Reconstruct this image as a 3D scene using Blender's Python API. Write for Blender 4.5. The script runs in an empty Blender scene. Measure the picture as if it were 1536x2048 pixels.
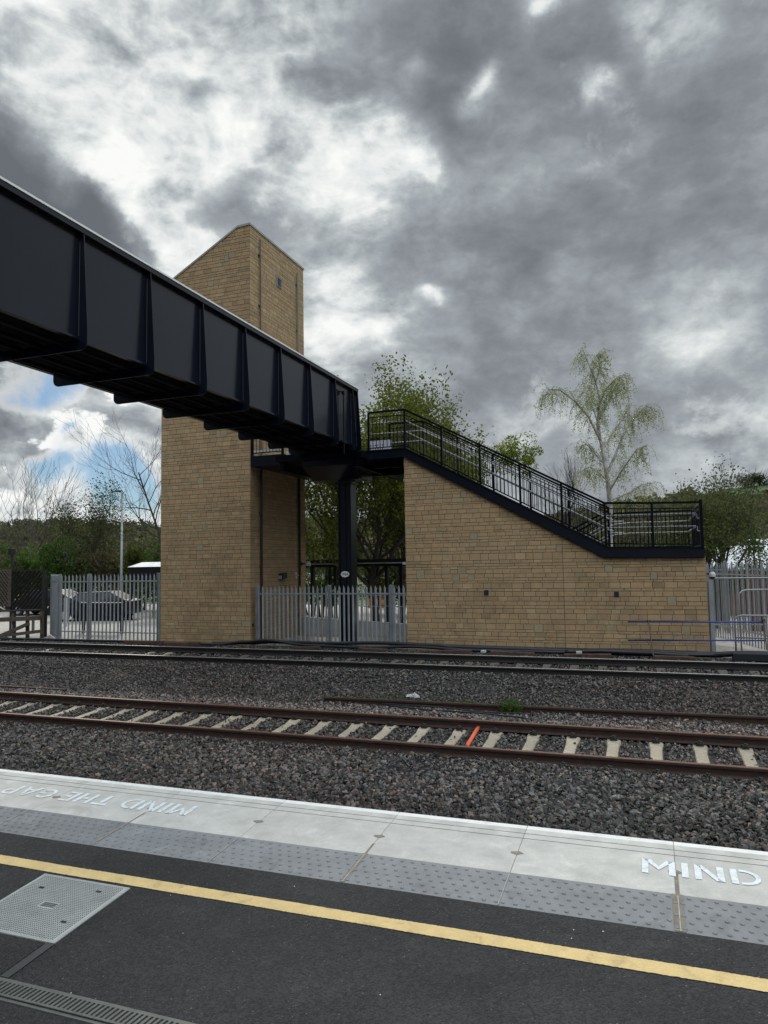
import bpy, math, random
import numpy as np
from mathutils import Vector, Matrix
rad = math.radians
random.seed(7)
RNG = np.random.default_rng(11)

# ------------------------------------------------------------------ camera
SC = bpy.context.scene
FWD = np.array([-0.34158063, 0.93707322, 0.07222506])
RGT = np.array([0.93898109, 0.34356317, -0.01669909])
UPV = np.array([0.04046214, -0.06211388, 0.99724856])
FPX = 1436.55
cd = bpy.data.cameras.new("Camera"); cam = bpy.data.objects.new("Camera", cd)
SC.collection.objects.link(cam)
m = Matrix.Identity(4)
for i in range(3):
    m[i][0] = RGT[i]; m[i][1] = UPV[i]; m[i][2] = -FWD[i]
cam.matrix_world = m
cd.sensor_fit = 'VERTICAL'; cd.sensor_height = 36.0; cd.lens = 36.0 * FPX / 2048
cd.clip_start = 0.05; cd.clip_end = 5000
SC.camera = cam

def ray(x, y):
    return FWD * FPX + RGT * (x - 768) - UPV * (y - 1024)
def at(x, y, Y):
    d = ray(x, y); return d * Y / d[1]

# ------------------------------------------------------------------ colour management
SC.view_settings.view_transform = 'Standard'; SC.view_settings.look = 'None'
SC.view_settings.gamma = 1.0; SC.view_settings.exposure = 0.0
SC.view_settings.use_curve_mapping = False

# ------------------------------------------------------------------ world: clouded sky
W = bpy.data.worlds.new("World"); SC.world = W; W.use_nodes = True
nt = W.node_tree; nt.nodes.clear()
def N(tree, kind, **kw):
    n = tree.nodes.new(kind)
    for k, v in kw.items():
        if k.startswith('i_'):
            n.inputs[k[2:].replace('_', ' ')].default_value = v
        else:
            setattr(n, k, v)
    return n
def lk(tree, a, b): tree.links.new(a, b)
def mth(tree, op, a, b=None, clamp=False, c=None):
    n = tree.nodes.new('ShaderNodeMath'); n.operation = op; n.use_clamp = clamp
    for i, s in enumerate((a, b, c)):
        if s is None: continue
        if isinstance(s, (int, float)): n.inputs[i].default_value = s
        else: tree.links.new(s, n.inputs[i])
    return n.outputs[0]
SUN_AZ_DIR = ray(400, 190); SUN_DIR = SUN_AZ_DIR / np.linalg.norm(SUN_AZ_DIR)
SUN_EL = math.asin(SUN_DIR[2]); SUN_ROT = math.atan2(SUN_DIR[0], SUN_DIR[1])

tc = N(nt, 'ShaderNodeTexCoord'); D = tc.outputs['Generated']
sep = N(nt, 'ShaderNodeSeparateXYZ'); lk(nt, D, sep.inputs[0])
zz = mth(nt, 'ADD', mth(nt, 'ABSOLUTE', sep.outputs[2]), 0.16)
px = mth(nt, 'DIVIDE', sep.outputs[0], zz); py = mth(nt, 'DIVIDE', sep.outputs[1], zz)
cmb = N(nt, 'ShaderNodeCombineXYZ'); lk(nt, px, cmb.inputs[0]); lk(nt, py, cmb.inputs[1])
def noise(tree, vec, scale, detail=8, rough=0.55, dist=0.0, lac=2.0):
    n = tree.nodes.new('ShaderNodeTexNoise'); n.inputs['Scale'].default_value = scale
    n.inputs['Detail'].default_value = detail; n.inputs['Roughness'].default_value = rough
    n.inputs['Distortion'].default_value = dist; n.inputs['Lacunarity'].default_value = lac
    if vec is not None: tree.links.new(vec, n.inputs['Vector'])
    return n
# rotated / stretched plane coordinates: streets of cloud run away from the viewer
mp = N(nt, 'ShaderNodeMapping'); lk(nt, cmb.outputs[0], mp.inputs[0])
mp.inputs['Rotation'].default_value = (0, 0, rad(28)); mp.inputs['Scale'].default_value = (1.0, 0.72, 1.0)
st = N(nt, 'ShaderNodeVectorMath', operation='MULTIPLY'); lk(nt, D, st.inputs[0]); st.inputs[1].default_value = (1.0, 1.0, 1.65)
DS = st.outputs[0]
sb = N(nt, 'ShaderNodeVectorMath', operation='ADD'); lk(nt, DS, sb.inputs[0]); sb.inputs[1].default_value = (-0.010, 0.006, 0.030)   # a step towards the sun, for self shadowing
n1 = noise(nt, DS, 3.4, 6, 0.52, 0.25)
n2 = noise(nt, DS, 9.5, 7, 0.58, 0.30)
n2b = noise(nt, sb.outputs[0], 9.5, 7, 0.58, 0.30)
n5 = noise(nt, DS, 8.0, 5, 0.52, 0.45)   # veins of light through the thin layer
n3 = noise(nt, D, 9.0, 10, 0.62, 0.25)      # billows near the horizon
n4 = noise(nt, DS, 30.0, 5, 0.6, 0.2)
def vscale(v, k):
    n = nt.nodes.new('ShaderNodeVectorMath'); n.operation = 'SCALE'; lk(nt, v, n.inputs[0]); n.inputs['Scale'].default_value = k; return n.outputs[0]
def vadd(a, b):
    n = nt.nodes.new('ShaderNodeVectorMath'); n.operation = 'ADD'; lk(nt, a, n.inputs[0])
    if isinstance(b, tuple): n.inputs[1].default_value = b
    else: lk(nt, b, n.inputs[1])
    return n.outputs[0]
wA = noise(nt, D, 5.0, 2, 0.5); wB = noise(nt, D, 15.0, 5, 0.62)
warp = vadd(vadd(vscale(vadd(wA.outputs['Color'], (-.5, -.5, -.5)), 0.17), vscale(vadd(wB.outputs['Color'], (-.5, -.5, -.5)), 0.055)), (0.0, 0.0, 0.0))
nrm_ = nt.nodes.new('ShaderNodeVectorMath'); nrm_.operation = 'NORMALIZE'; lk(nt, vadd(D, warp), nrm_.inputs[0])
DW = nrm_.outputs[0]
def lobes(lst, base):
    acc = base
    for (x, y, r, a) in lst:
        d = ray(x, y); d = d / np.linalg.norm(d)
        dp = nt.nodes.new('ShaderNodeVectorMath'); dp.operation = 'DOT_PRODUCT'
        lk(nt, DW, dp.inputs[0]); dp.inputs[1].default_value = tuple(d)
        s = (r / 1437.0) ** 2
        # a*exp((d-1)/s)
        e = mth(nt, 'EXPONENT', mth(nt, 'MULTIPLY_ADD', dp.outputs['Value'], 1 / s, c=-1 / s))
        acc = mth(nt, 'MULTIPLY_ADD', e, a, c=acc)
    return acc
CLOUD = [
 (300,170,230,.185),(540,250,210,.12),(760,300,120,.07),(130,20,160,.05),(330,260,110,.08),(630,200,130,.05),(480,50,160,.05),
 (700,320,80,.14),(860,325,40,.18),(780,300,60,.16),(845,365,20,.20),(250,310,45,.20),(400,300,80,.08),
 (200,80,22,.22),(40,110,70,.22),(60,160,40,.15),(115,285,38,.34),(185,290,25,.2),
 (335,440,22,.34),(290,370,24,.25),(230,350,22,.15),(310,495,55,.22),(395,490,30,.20),
 (-10,200,75,-.34),(0,290,80,-.27),(60,370,70,-.20),(130,400,80,-.20),(190,370,40,-.20),(215,420,60,-.24),(265,440,40,-.20),(60,450,120,-.10),(160,320,24,-.2),(285,480,30,-.1),(10,110,40,-.12),
 (430,380,85,-.22),(560,400,80,-.16),(480,440,80,-.14),(670,120,100,-.16),(590,250,40,-.08),(270,50,55,-.10),(250,100,45,-.06),(760,190,80,-.14),
 (905,110,75,-.20),(870,200,70,-.12),(880,260,60,-.1),(1000,60,60,-.08),(1000,300,120,-.10),
 (990,170,24,.38),(965,215,20,.14),(1225,198,19,.38),(812,142,20,.24),(1340,50,38,.26),(1250,25,30,.14),(1085,25,30,.18),(1090,45,16,.2),
 (1180,130,100,-.10),(1400,150,90,-.08),(1320,240,60,.03),(1100,350,50,.06),(980,385,45,.08),(1330,245,30,.08),
 (560,400,26,.22),(545,398,18,.15),(770,455,25,.14),(640,650,55,.22),(700,630,45,.22),(760,665,24,.22),(826,610,14,.30),(640,720,40,.2),(600,560,70,-.08),
 (1150,450,200,-.04),(900,480,120,-.12),(1010,590,90,-.10),(1250,560,90,-.08),(1350,390,90,-.10),(1500,300,90,-.10),
 (1380,560,60,.06),(1420,650,50,.12),(1330,680,30,.12),(1140,530,30,.08),(1030,610,30,.10),(900,690,60,.06),
 (1060,720,80,-.06),(1500,790,100,.04),(1450,720,80,-.04),(1350,870,90,-.05),(1000,760,40,-.10),(960,800,50,-.08),(985,840,50,.12),(1480,900,60,.10),
 (60,800,60,.02),(20,840,50,.16),(110,830,30,.12),(180,790,50,.16),(230,900,70,.16),(270,960,50,.16),(60,950,55,.30),(40,860,50,-.12),(210,870,50,-.05),(300,830,40,.10),
]
F_ = lobes(CLOUD, 0.480)
# unseen sky above and behind the viewer, brightened to light ground and walls
bk = N(nt, 'ShaderNodeVectorMath', operation='DOT_PRODUCT'); lk(nt, D, bk.inputs[0]); bk.inputs[1].default_value = (0.55, -0.47, 0.69)
bm_ = N(nt, 'ShaderNodeMapRange'); bm_.interpolation_type = 'SMOOTHSTEP'; lk(nt, bk.outputs['Value'], bm_.inputs[0]); bm_.inputs[1].default_value = 0.45; bm_.inputs[2].default_value = 0.95
zm_ = N(nt, 'ShaderNodeMapRange'); zm_.interpolation_type = 'SMOOTHSTEP'; lk(nt, sep.outputs[2], zm_.inputs[0]); zm_.inputs[1].default_value = 0.70; zm_.inputs[2].default_value = 0.95
back = mth(nt, 'ADD', mth(nt, 'MULTIPLY', bm_.outputs[0], 1.0), mth(nt, 'MULTIPLY', zm_.outputs[0], 0.36))
# unseen low rear sky, darkened so the black steel reflects less of it
ry_ = N(nt, 'ShaderNodeMapRange'); ry_.interpolation_type = 'SMOOTHSTEP'; lk(nt, sep.outputs[1], ry_.inputs[0]); ry_.inputs[1].default_value = 0.10; ry_.inputs[2].default_value = -0.35
rz_ = N(nt, 'ShaderNodeMapRange'); rz_.interpolation_type = 'SMOOTHSTEP'; lk(nt, sep.outputs[2], rz_.inputs[0]); rz_.inputs[1].default_value = 0.52; rz_.inputs[2].default_value = 0.28
rear_ = mth(nt, 'MULTIPLY_ADD', mth(nt, 'MULTIPLY', ry_.outputs[0], rz_.outputs[0]), -0.82, c=1.0)
# cloud detail
cen = lambda n, k: mth(nt, 'MULTIPLY', mth(nt, 'SUBTRACT', n.outputs[0], 0.5), k)
d1 = cen(n1, 0.42); d2 = cen(n2, 0.74); d4 = cen(n4, 0.40)
emb = mth(nt, 'MULTIPLY', mth(nt, 'SUBTRACT', n2.outputs[0], n2b.outputs[0]), -0.50)
vein = mth(nt, 'SUBTRACT', 0.085, mth(nt, 'ABSOLUTE', mth(nt, 'SUBTRACT', n5.outputs[0], 0.5)))
bright = N(nt, 'ShaderNodeMapRange'); bright.interpolation_type = 'SMOOTHSTEP'; lk(nt, F_, bright.inputs[0]); bright.inputs[1].default_value = 0.46; bright.inputs[2].default_value = 0.66
# contrast is higher where the layer is thin and bright
amp = mth(nt, 'MULTIPLY_ADD', bright.outputs[0], 0.52, c=0.86)
det = mth(nt, 'MULTIPLY', mth(nt, 'ADD', mth(nt, 'ADD', mth(nt, 'ADD', d1, d2), d4), emb), amp)
det = mth(nt, 'ADD', det, mth(nt, 'MULTIPLY', mth(nt, 'MULTIPLY', vein, 1.7), bright.outputs[0]))
t_hi = mth(nt, 'ADD', F_, det)
# low sky: cumulus with crisp bright rims
lowm = N(nt, 'ShaderNodeMapRange'); lowm.interpolation_type = 'SMOOTHSTEP'
lk(nt, sep.outputs[2], lowm.inputs[0]); lowm.inputs[1].default_value = 0.30; lowm.inputs[2].default_value = 0.12
d3 = mth(nt, 'MULTIPLY', mth(nt, 'SUBTRACT', n3.outputs[0], 0.5), 0.42)
t_all = mth(nt, 'ADD', t_hi, mth(nt, 'MULTIPLY', d3, lowm.outputs[0]))
# heaped cumulus low on the left, with crisp lit rims
nc = noise(nt, DS, 10.0, 9, 0.58, 0.0)
cm = N(nt, 'ShaderNodeMapRange'); cm.interpolation_type = 'SMOOTHSTEP'; lk(nt, nc.outputs[0], cm.inputs[0]); cm.inputs[1].default_value = 0.47; cm.inputs[2].default_value = 0.55
cr2 = N(nt, 'ShaderNodeMapRange'); cr2.interpolation_type = 'SMOOTHSTEP'; lk(nt, nc.outputs[0], cr2.inputs[0]); cr2.inputs[1].default_value = 0.54; cr2.inputs[2].default_value = 0.64
cmask = lobes([(90,880,150,1.0),(250,960,90,.6)], 0.0)
t_all = mth(nt, 'ADD', t_all, mth(nt, 'MULTIPLY', cmask, mth(nt, 'SUBTRACT', mth(nt, 'MULTIPLY_ADD', cm.outputs[0], 0.52, c=-0.12), mth(nt, 'MULTIPLY', cr2.outputs[0], 0.40))))
ramp = N(nt, 'ShaderNodeValToRGB'); lk(nt, t_all, ramp.inputs[0])
el = ramp.color_ramp.elements
el[0].position = 0.0; el[0].color = (0.140, 0.158, 0.176, 1)
el[1].position = 1.0; el[1].color = (0.96, 0.97, 0.95, 1)
for p, c in ((0.18, (0.180, 0.200, 0.220)), (0.34, (0.245, 0.269, 0.291)), (0.48, (0.340, 0.372, 0.398)), (0.64, (0.52, 0.56, 0.575)), (0.82, (0.78, 0.81, 0.805))):
    e = el.new(p); e.color = (*c, 1)
# blue gaps, low on the left
BLUE = [(125,775,34,.75),(60,775,30,.35),(165,800,18,.35),(150,886,14,.75),(10,770,25,.25),(215,965,38,.60),(290,975,45,.75),(130,950,26,.45),(310,1000,30,.5),(95,985,30,.45)]
Bm = lobes(BLUE, 0.0)
gap = N(nt, 'ShaderNodeMapRange'); gap.interpolation_type = 'SMOOTHSTEP'
lk(nt, mth(nt, 'ADD', Bm, mth(nt, 'MULTIPLY', mth(nt, 'SUBTRACT', n3.outputs[0], 0.5), 1.5)), gap.inputs[0])
gap.inputs[1].default_value = 0.34; gap.inputs[2].default_value = 0.85
# rims of the gaps glow
rim = N(nt, 'ShaderNodeMapRange'); rim.interpolation_type = 'SMOOTHSTEP'
lk(nt, mth(nt, 'ADD', Bm, mth(nt, 'MULTIPLY', mth(nt, 'SUBTRACT', n3.outputs[0], 0.5), 1.5)), rim.inputs[0])
rim.inputs[1].default_value = 0.12; rim.inputs[2].default_value = 0.36
sky = N(nt, 'ShaderNodeTexSky'); sky.sky_type = 'NISHITA'; sky.sun_disc = False
sky.sun_elevation = SUN_EL; sky.sun_rotation = SUN_ROT
sk = N(nt, 'ShaderNodeMix', data_type='RGBA', blend_type='MULTIPLY'); sk.inputs[0].default_value = 1.0
lk(nt, sky.outputs[0], sk.inputs[6]); sk.inputs[7].default_value = (0.27, 0.41, 0.58, 1)
# clouds are written at ten times their final radiance, the background runs at 0.1 like the Nishita sky
cl = N(nt, 'ShaderNodeMix', data_type='RGBA', blend_type='MIX'); lk(nt, mth(nt, 'MULTIPLY', rim.outputs[0], 0.55), cl.inputs[0])
lk(nt, ramp.outputs[0], cl.inputs[6]); cl.inputs[7].default_value = (0.80, 0.83, 0.84, 1)
sc10 = N(nt, 'ShaderNodeVectorMath', operation='SCALE'); lk(nt, cl.outputs[2], sc10.inputs[0])
lk(nt, mth(nt, 'MULTIPLY', mth(nt, 'MULTIPLY_ADD', back, 44.0, c=10.0), rear_), sc10.inputs['Scale'])
mx = N(nt, 'ShaderNodeMix', data_type='RGBA'); lk(nt, gap.outputs[0], mx.inputs[0]); lk(nt, sc10.outputs[0], mx.inputs[6]); lk(nt, sk.outputs[2], mx.inputs[7])
bg = N(nt, 'ShaderNodeBackground'); bg.inputs[1].default_value = 0.1; lk(nt, mx.outputs[2], bg.inputs[0])
wo = N(nt, 'ShaderNodeOutputWorld'); lk(nt, bg.outputs[0], wo.inputs[0])

sl = bpy.data.lights.new("Sun", 'SUN'); sl.energy = 2.0; sl.angle = rad(14); sl.color = (1.0, 0.95, 0.87)
so = bpy.data.objects.new("Sun", sl); SC.collection.objects.link(so)
so.rotation_euler = Vector(SUN_DIR).to_track_quat('Z', 'Y').to_euler()
so.location = (0, 0, 40)

# ------------------------------------------------------------------ mesh helper
class MB:
    def __init__(s): s.v = []; s.f = []; s.c = []; s.smooth = False
    def add(s, vs, fs, col=None):
        n = len(s.v); s.v.extend([tuple(map(float, p)) for p in vs])
        for f in fs: s.f.append(tuple(n + i for i in f)); s.c.append(col)
        return s
    def box(s, x0, y0, z0, x1, y1, z1, col=None):
        v = [(x0,y0,z0),(x1,y0,z0),(x1,y1,z0),(x0,y1,z0),(x0,y0,z1),(x1,y0,z1),(x1,y1,z1),(x0,y1,z1)]
        return s.add(v, [(0,3,2,1),(4,5,6,7),(0,1,5,4),(1,2,6,5),(2,3,7,6),(3,0,4,7)], col)
    def bar(s, a, b, w, h, up=(0,0,1), col=None):
        a = np.array(a, float); b = np.array(b, float); d = b - a; d /= np.linalg.norm(d)
        u = np.array(up, float); r = np.cross(d, u)
        if np.linalg.norm(r) < 1e-6: r = np.cross(d, (0, 1, 0))
        r /= np.linalg.norm(r); u = np.cross(r, d)
        v = []
        for p in (a, b):
            for (i, j) in ((-1,-1),(1,-1),(1,1),(-1,1)): v.append(p + r*i*w/2 + u*j*h/2)
        return s.add(v, [(0,3,2,1),(4,5,6,7),(0,1,5,4),(1,2,6,5),(2,3,7,6),(3,0,4,7)], col)
    def tube(s, pts, r, n=8, col=None, caps=True):
        pts = [np.array(p, float) for p in pts]
        rr = r if isinstance(r, (list, tuple)) else [r] * len(pts)
        base = len(s.v); prev = None
        for i, p in enumerate(pts):
            d = (pts[min(i+1, len(pts)-1)] - pts[max(i-1, 0)]); d /= (np.linalg.norm(d) + 1e-9)
            if prev is None:
                prev = np.cross(d, (0.3, 0.2, 0.93) if abs(d[2]) < 0.9 else (1, 0, 0))
            a = prev - d * (prev @ d); a /= (np.linalg.norm(a) + 1e-9); prev = a; b = np.cross(d, a)
            for k in range(n):
                t = 2 * math.pi * k / n
                s.v.append(tuple(p + (a * math.cos(t) + b * math.sin(t)) * rr[i]))
        for i in range(len(pts) - 1):
            for k in range(n):
                k2 = (k + 1) % n
                s.f.append((base+i*n+k, base+i*n+k2, base+(i+1)*n+k2, base+(i+1)*n+k)); s.c.append(col)
        if caps:
            s.f.append(tuple(base + k for k in range(n))[::-1]); s.c.append(col)
            s.f.append(tuple(base + (len(pts)-1)*n + k for k in range(n))); s.c.append(col)
        return s
    def prism(s, poly, axis, a, b, col=None):
        # poly: 2-D points; axis 0: (y,z) extruded along x; 1: (x,z) along y; 2: (x,y) along z
        n = len(poly); v = []
        for t in (a, b):
            for p in poly:
                q = [p[0], p[1]]; q.insert(axis, t); v.append(q)
        f = [tuple(range(n))[::-1], tuple(range(n, 2*n))] + [(i, (i+1) % n, n+(i+1) % n, n+i) for i in range(n)]
        return s.add(v, f, col)
    def build(s, name, mat, parent=None, smooth=None, bevel=0, fix=True):
        v = np.array(s.v, float)
        if parent is not None:
            off = np.zeros(3); q = parent
            while q is not None: off += np.array(q.location); q = q.parent
            v = v - off
        me = bpy.data.meshes.new(name)
        me.from_pydata(v.tolist(), [], s.f)
        if any(c is not None for c in s.c):
            ca = me.color_attributes.new("tint", 'FLOAT_COLOR', 'CORNER')
            arr = []
            for f, c in zip(s.f, s.c):
                c = c or (1, 1, 1); arr.extend([c[0], c[1], c[2], 1.0] * len(f))
            ca.data.foreach_set('color', arr)
        if fix:
            import bmesh
            bm = bmesh.new(); bm.from_mesh(me); bmesh.ops.recalc_face_normals(bm, faces=bm.faces); bm.to_mesh(me); bm.free()
        me.materials.append(mat)
        o = bpy.data.objects.new(name, me); SC.collection.objects.link(o)
        if parent is not None: o.parent = parent
        if smooth or s.smooth: me.shade_smooth()
        if bevel:
            b = o.modifiers.new("b", 'BEVEL'); b.width = bevel; b.segments = 2; b.limit_method = 'ANGLE'; b.angle_limit = rad(40)
        return o
def np_mesh(name, V, Fq, mat, cols=None, parent=None, smooth=False):
    """fast mesh from arrays: V (n,3), Fq (m,k) constant k, cols (m,3) per face"""
    me = bpy.data.meshes.new(name); m_, k = Fq.shape
    me.vertices.add(len(V)); me.vertices.foreach_set('co', np.ascontiguousarray(V, dtype=np.float32).ravel())
    me.loops.add(m_ * k); me.loops.foreach_set('vertex_index', np.ascontiguousarray(Fq, dtype=np.int32).ravel())
    me.polygons.add(m_); me.polygons.foreach_set('loop_start', np.arange(0, m_ * k, k, dtype=np.int32))
    if cols is not None:
        ca = me.color_attributes.new("tint", 'FLOAT_COLOR', 'CORNER')
        c4 = np.concatenate([cols, np.ones((m_, 1))], 1); ca.data.foreach_set('color', np.repeat(c4, k, axis=0).astype(np.float32).ravel())
    me.update(calc_edges=True); me.validate()
    me.polygons.foreach_set('use_smooth', np.full(len(me.polygons), smooth))
    me.materials.append(mat)
    o = bpy.data.objects.new(name, me); SC.collection.objects.link(o)
    if parent is not None:
        o.parent = parent; me.transform(Matrix.Translation(-Vector(parent.location)))
    return o
def tag(o, label=None, cat=None, group=None, kind=None):
    if label: o['label'] = label
    if cat: o['category'] = cat
    if group: o['group'] = group
    if kind: o['kind'] = kind
    return o
def thing(name, loc, label, cat, group=None):
    o = bpy.data.objects.new(name, None); o.empty_display_size = 0.2; SC.collection.objects.link(o)
    o.location = loc; return tag(o, label, cat, group)
def copy_tree(o, parent=None):
    c = o.copy(); SC.collection.objects.link(c); c.parent = parent
    for ch in list(o.children): copy_tree(ch, c)
    return c

# ------------------------------------------------------------------ materials
def mat(name, col, rough=0.6, metal=0.0, var=0.0, vscale=4.0, bump=0.0, bscale=60.0, tint=False, spec=0.5, var2=None, speck=0.0, coat=0.0, bdist=0.01):
    mt = bpy.data.materials.new(name); mt.use_nodes = True; t = mt.node_tree
    b = t.nodes['Principled BSDF']; b.inputs['Roughness'].default_value = rough; b.inputs['Metallic'].default_value = metal
    b.inputs['Specular IOR Level'].default_value = spec; b.inputs['Coat Weight'].default_value = coat
    b.inputs['Base Color'].default_value = (*col, 1)
    out = None
    tcn = t.nodes.new('ShaderNodeTexCoord'); vec = tcn.outputs['Object']
    if var or var2:
        nz = noise(t, vec, vscale, 6, 0.6)
        mr = N(t, 'ShaderNodeMapRange'); lk(t, nz.outputs[0], mr.inputs[0]); mr.inputs[1].default_value = 0.3; mr.inputs[2].default_value = 0.7
        mxn = N(t, 'ShaderNodeMix', data_type='RGBA'); lk(t, mr.outputs[0], mxn.inputs[0])
        c2 = var2 if var2 else tuple(c * (1 + var) for c in col); c1 = col if var2 else tuple(c * (1 - var) for c in col)
        mxn.inputs[6].default_value = (*c1, 1); mxn.inputs[7].default_value = (*c2, 1); out = mxn.outputs[2]
    if tint:
        a = N(t, 'ShaderNodeVertexColor'); a.layer_name = 'tint'
        mm = N(t, 'ShaderNodeMix', data_type='RGBA', blend_type='MULTIPLY'); mm.inputs[0].default_value = 1
        if out is not None: lk(t, out, mm.inputs[6])
        else: mm.inputs[6].default_value = (*col, 1)
        lk(t, a.outputs[0], mm.inputs[7]); out = mm.outputs[2]
    if speck:
        nz = noise(t, vec, 90, 3, 0.7)
        mr = N(t, 'ShaderNodeMapRange'); lk(t, nz.outputs[0], mr.inputs[0]); mr.inputs[1].default_value = 0.35; mr.inputs[2].default_value = 0.75
        mr.inputs[3].default_value = 1 - speck; mr.inputs[4].default_value = 1 + speck
        mm = N(t, 'ShaderNodeVectorMath', operation='SCALE'); lk(t, mr.outputs[0], mm.inputs['Scale'])
        if out is not None: lk(t, out, mm.inputs[0])
        else: mm.inputs[0].default_value = col
        out = mm.outputs[0]
    if out is not None: lk(t, out, b.inputs['Base Color'])
    if bump:
        nb = noise(t, vec, bscale, 5, 0.6); bp = N(t, 'ShaderNodeBump'); bp.inputs['Strength'].default_value = bump; bp.inputs['Distance'].default_value = bdist
        lk(t, nb.outputs[0], bp.inputs['Height']); lk(t, bp.outputs[0], b.inputs['Normal'])
    return mt
def leaf_mat(name, col):
    mt = bpy.data.materials.new(name); mt.use_nodes = True; t = mt.node_tree; t.nodes.clear()
    a = N(t, 'ShaderNodeVertexColor'); a.layer_name = 'tint'
    mm = N(t, 'ShaderNodeMix', data_type='RGBA', blend_type='MULTIPLY'); mm.inputs[0].default_value = 1; mm.inputs[6].default_value = (*col, 1); lk(t, a.outputs[0], mm.inputs[7])
    d = N(t, 'ShaderNodeBsdfDiffuse'); tr = N(t, 'ShaderNodeBsdfTranslucent'); lk(t, mm.outputs[2], d.inputs[0]); lk(t, mm.outputs[2], tr.inputs[0])
    mx_ = N(t, 'ShaderNodeMixShader'); mx_.inputs[0].default_value = 0.45; lk(t, d.outputs[0], mx_.inputs[1]); lk(t, tr.outputs[0], mx_.inputs[2])
    o = N(t, 'ShaderNodeOutputMaterial'); lk(t, mx_.outputs[0], o.inputs[0]); return mt

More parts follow.
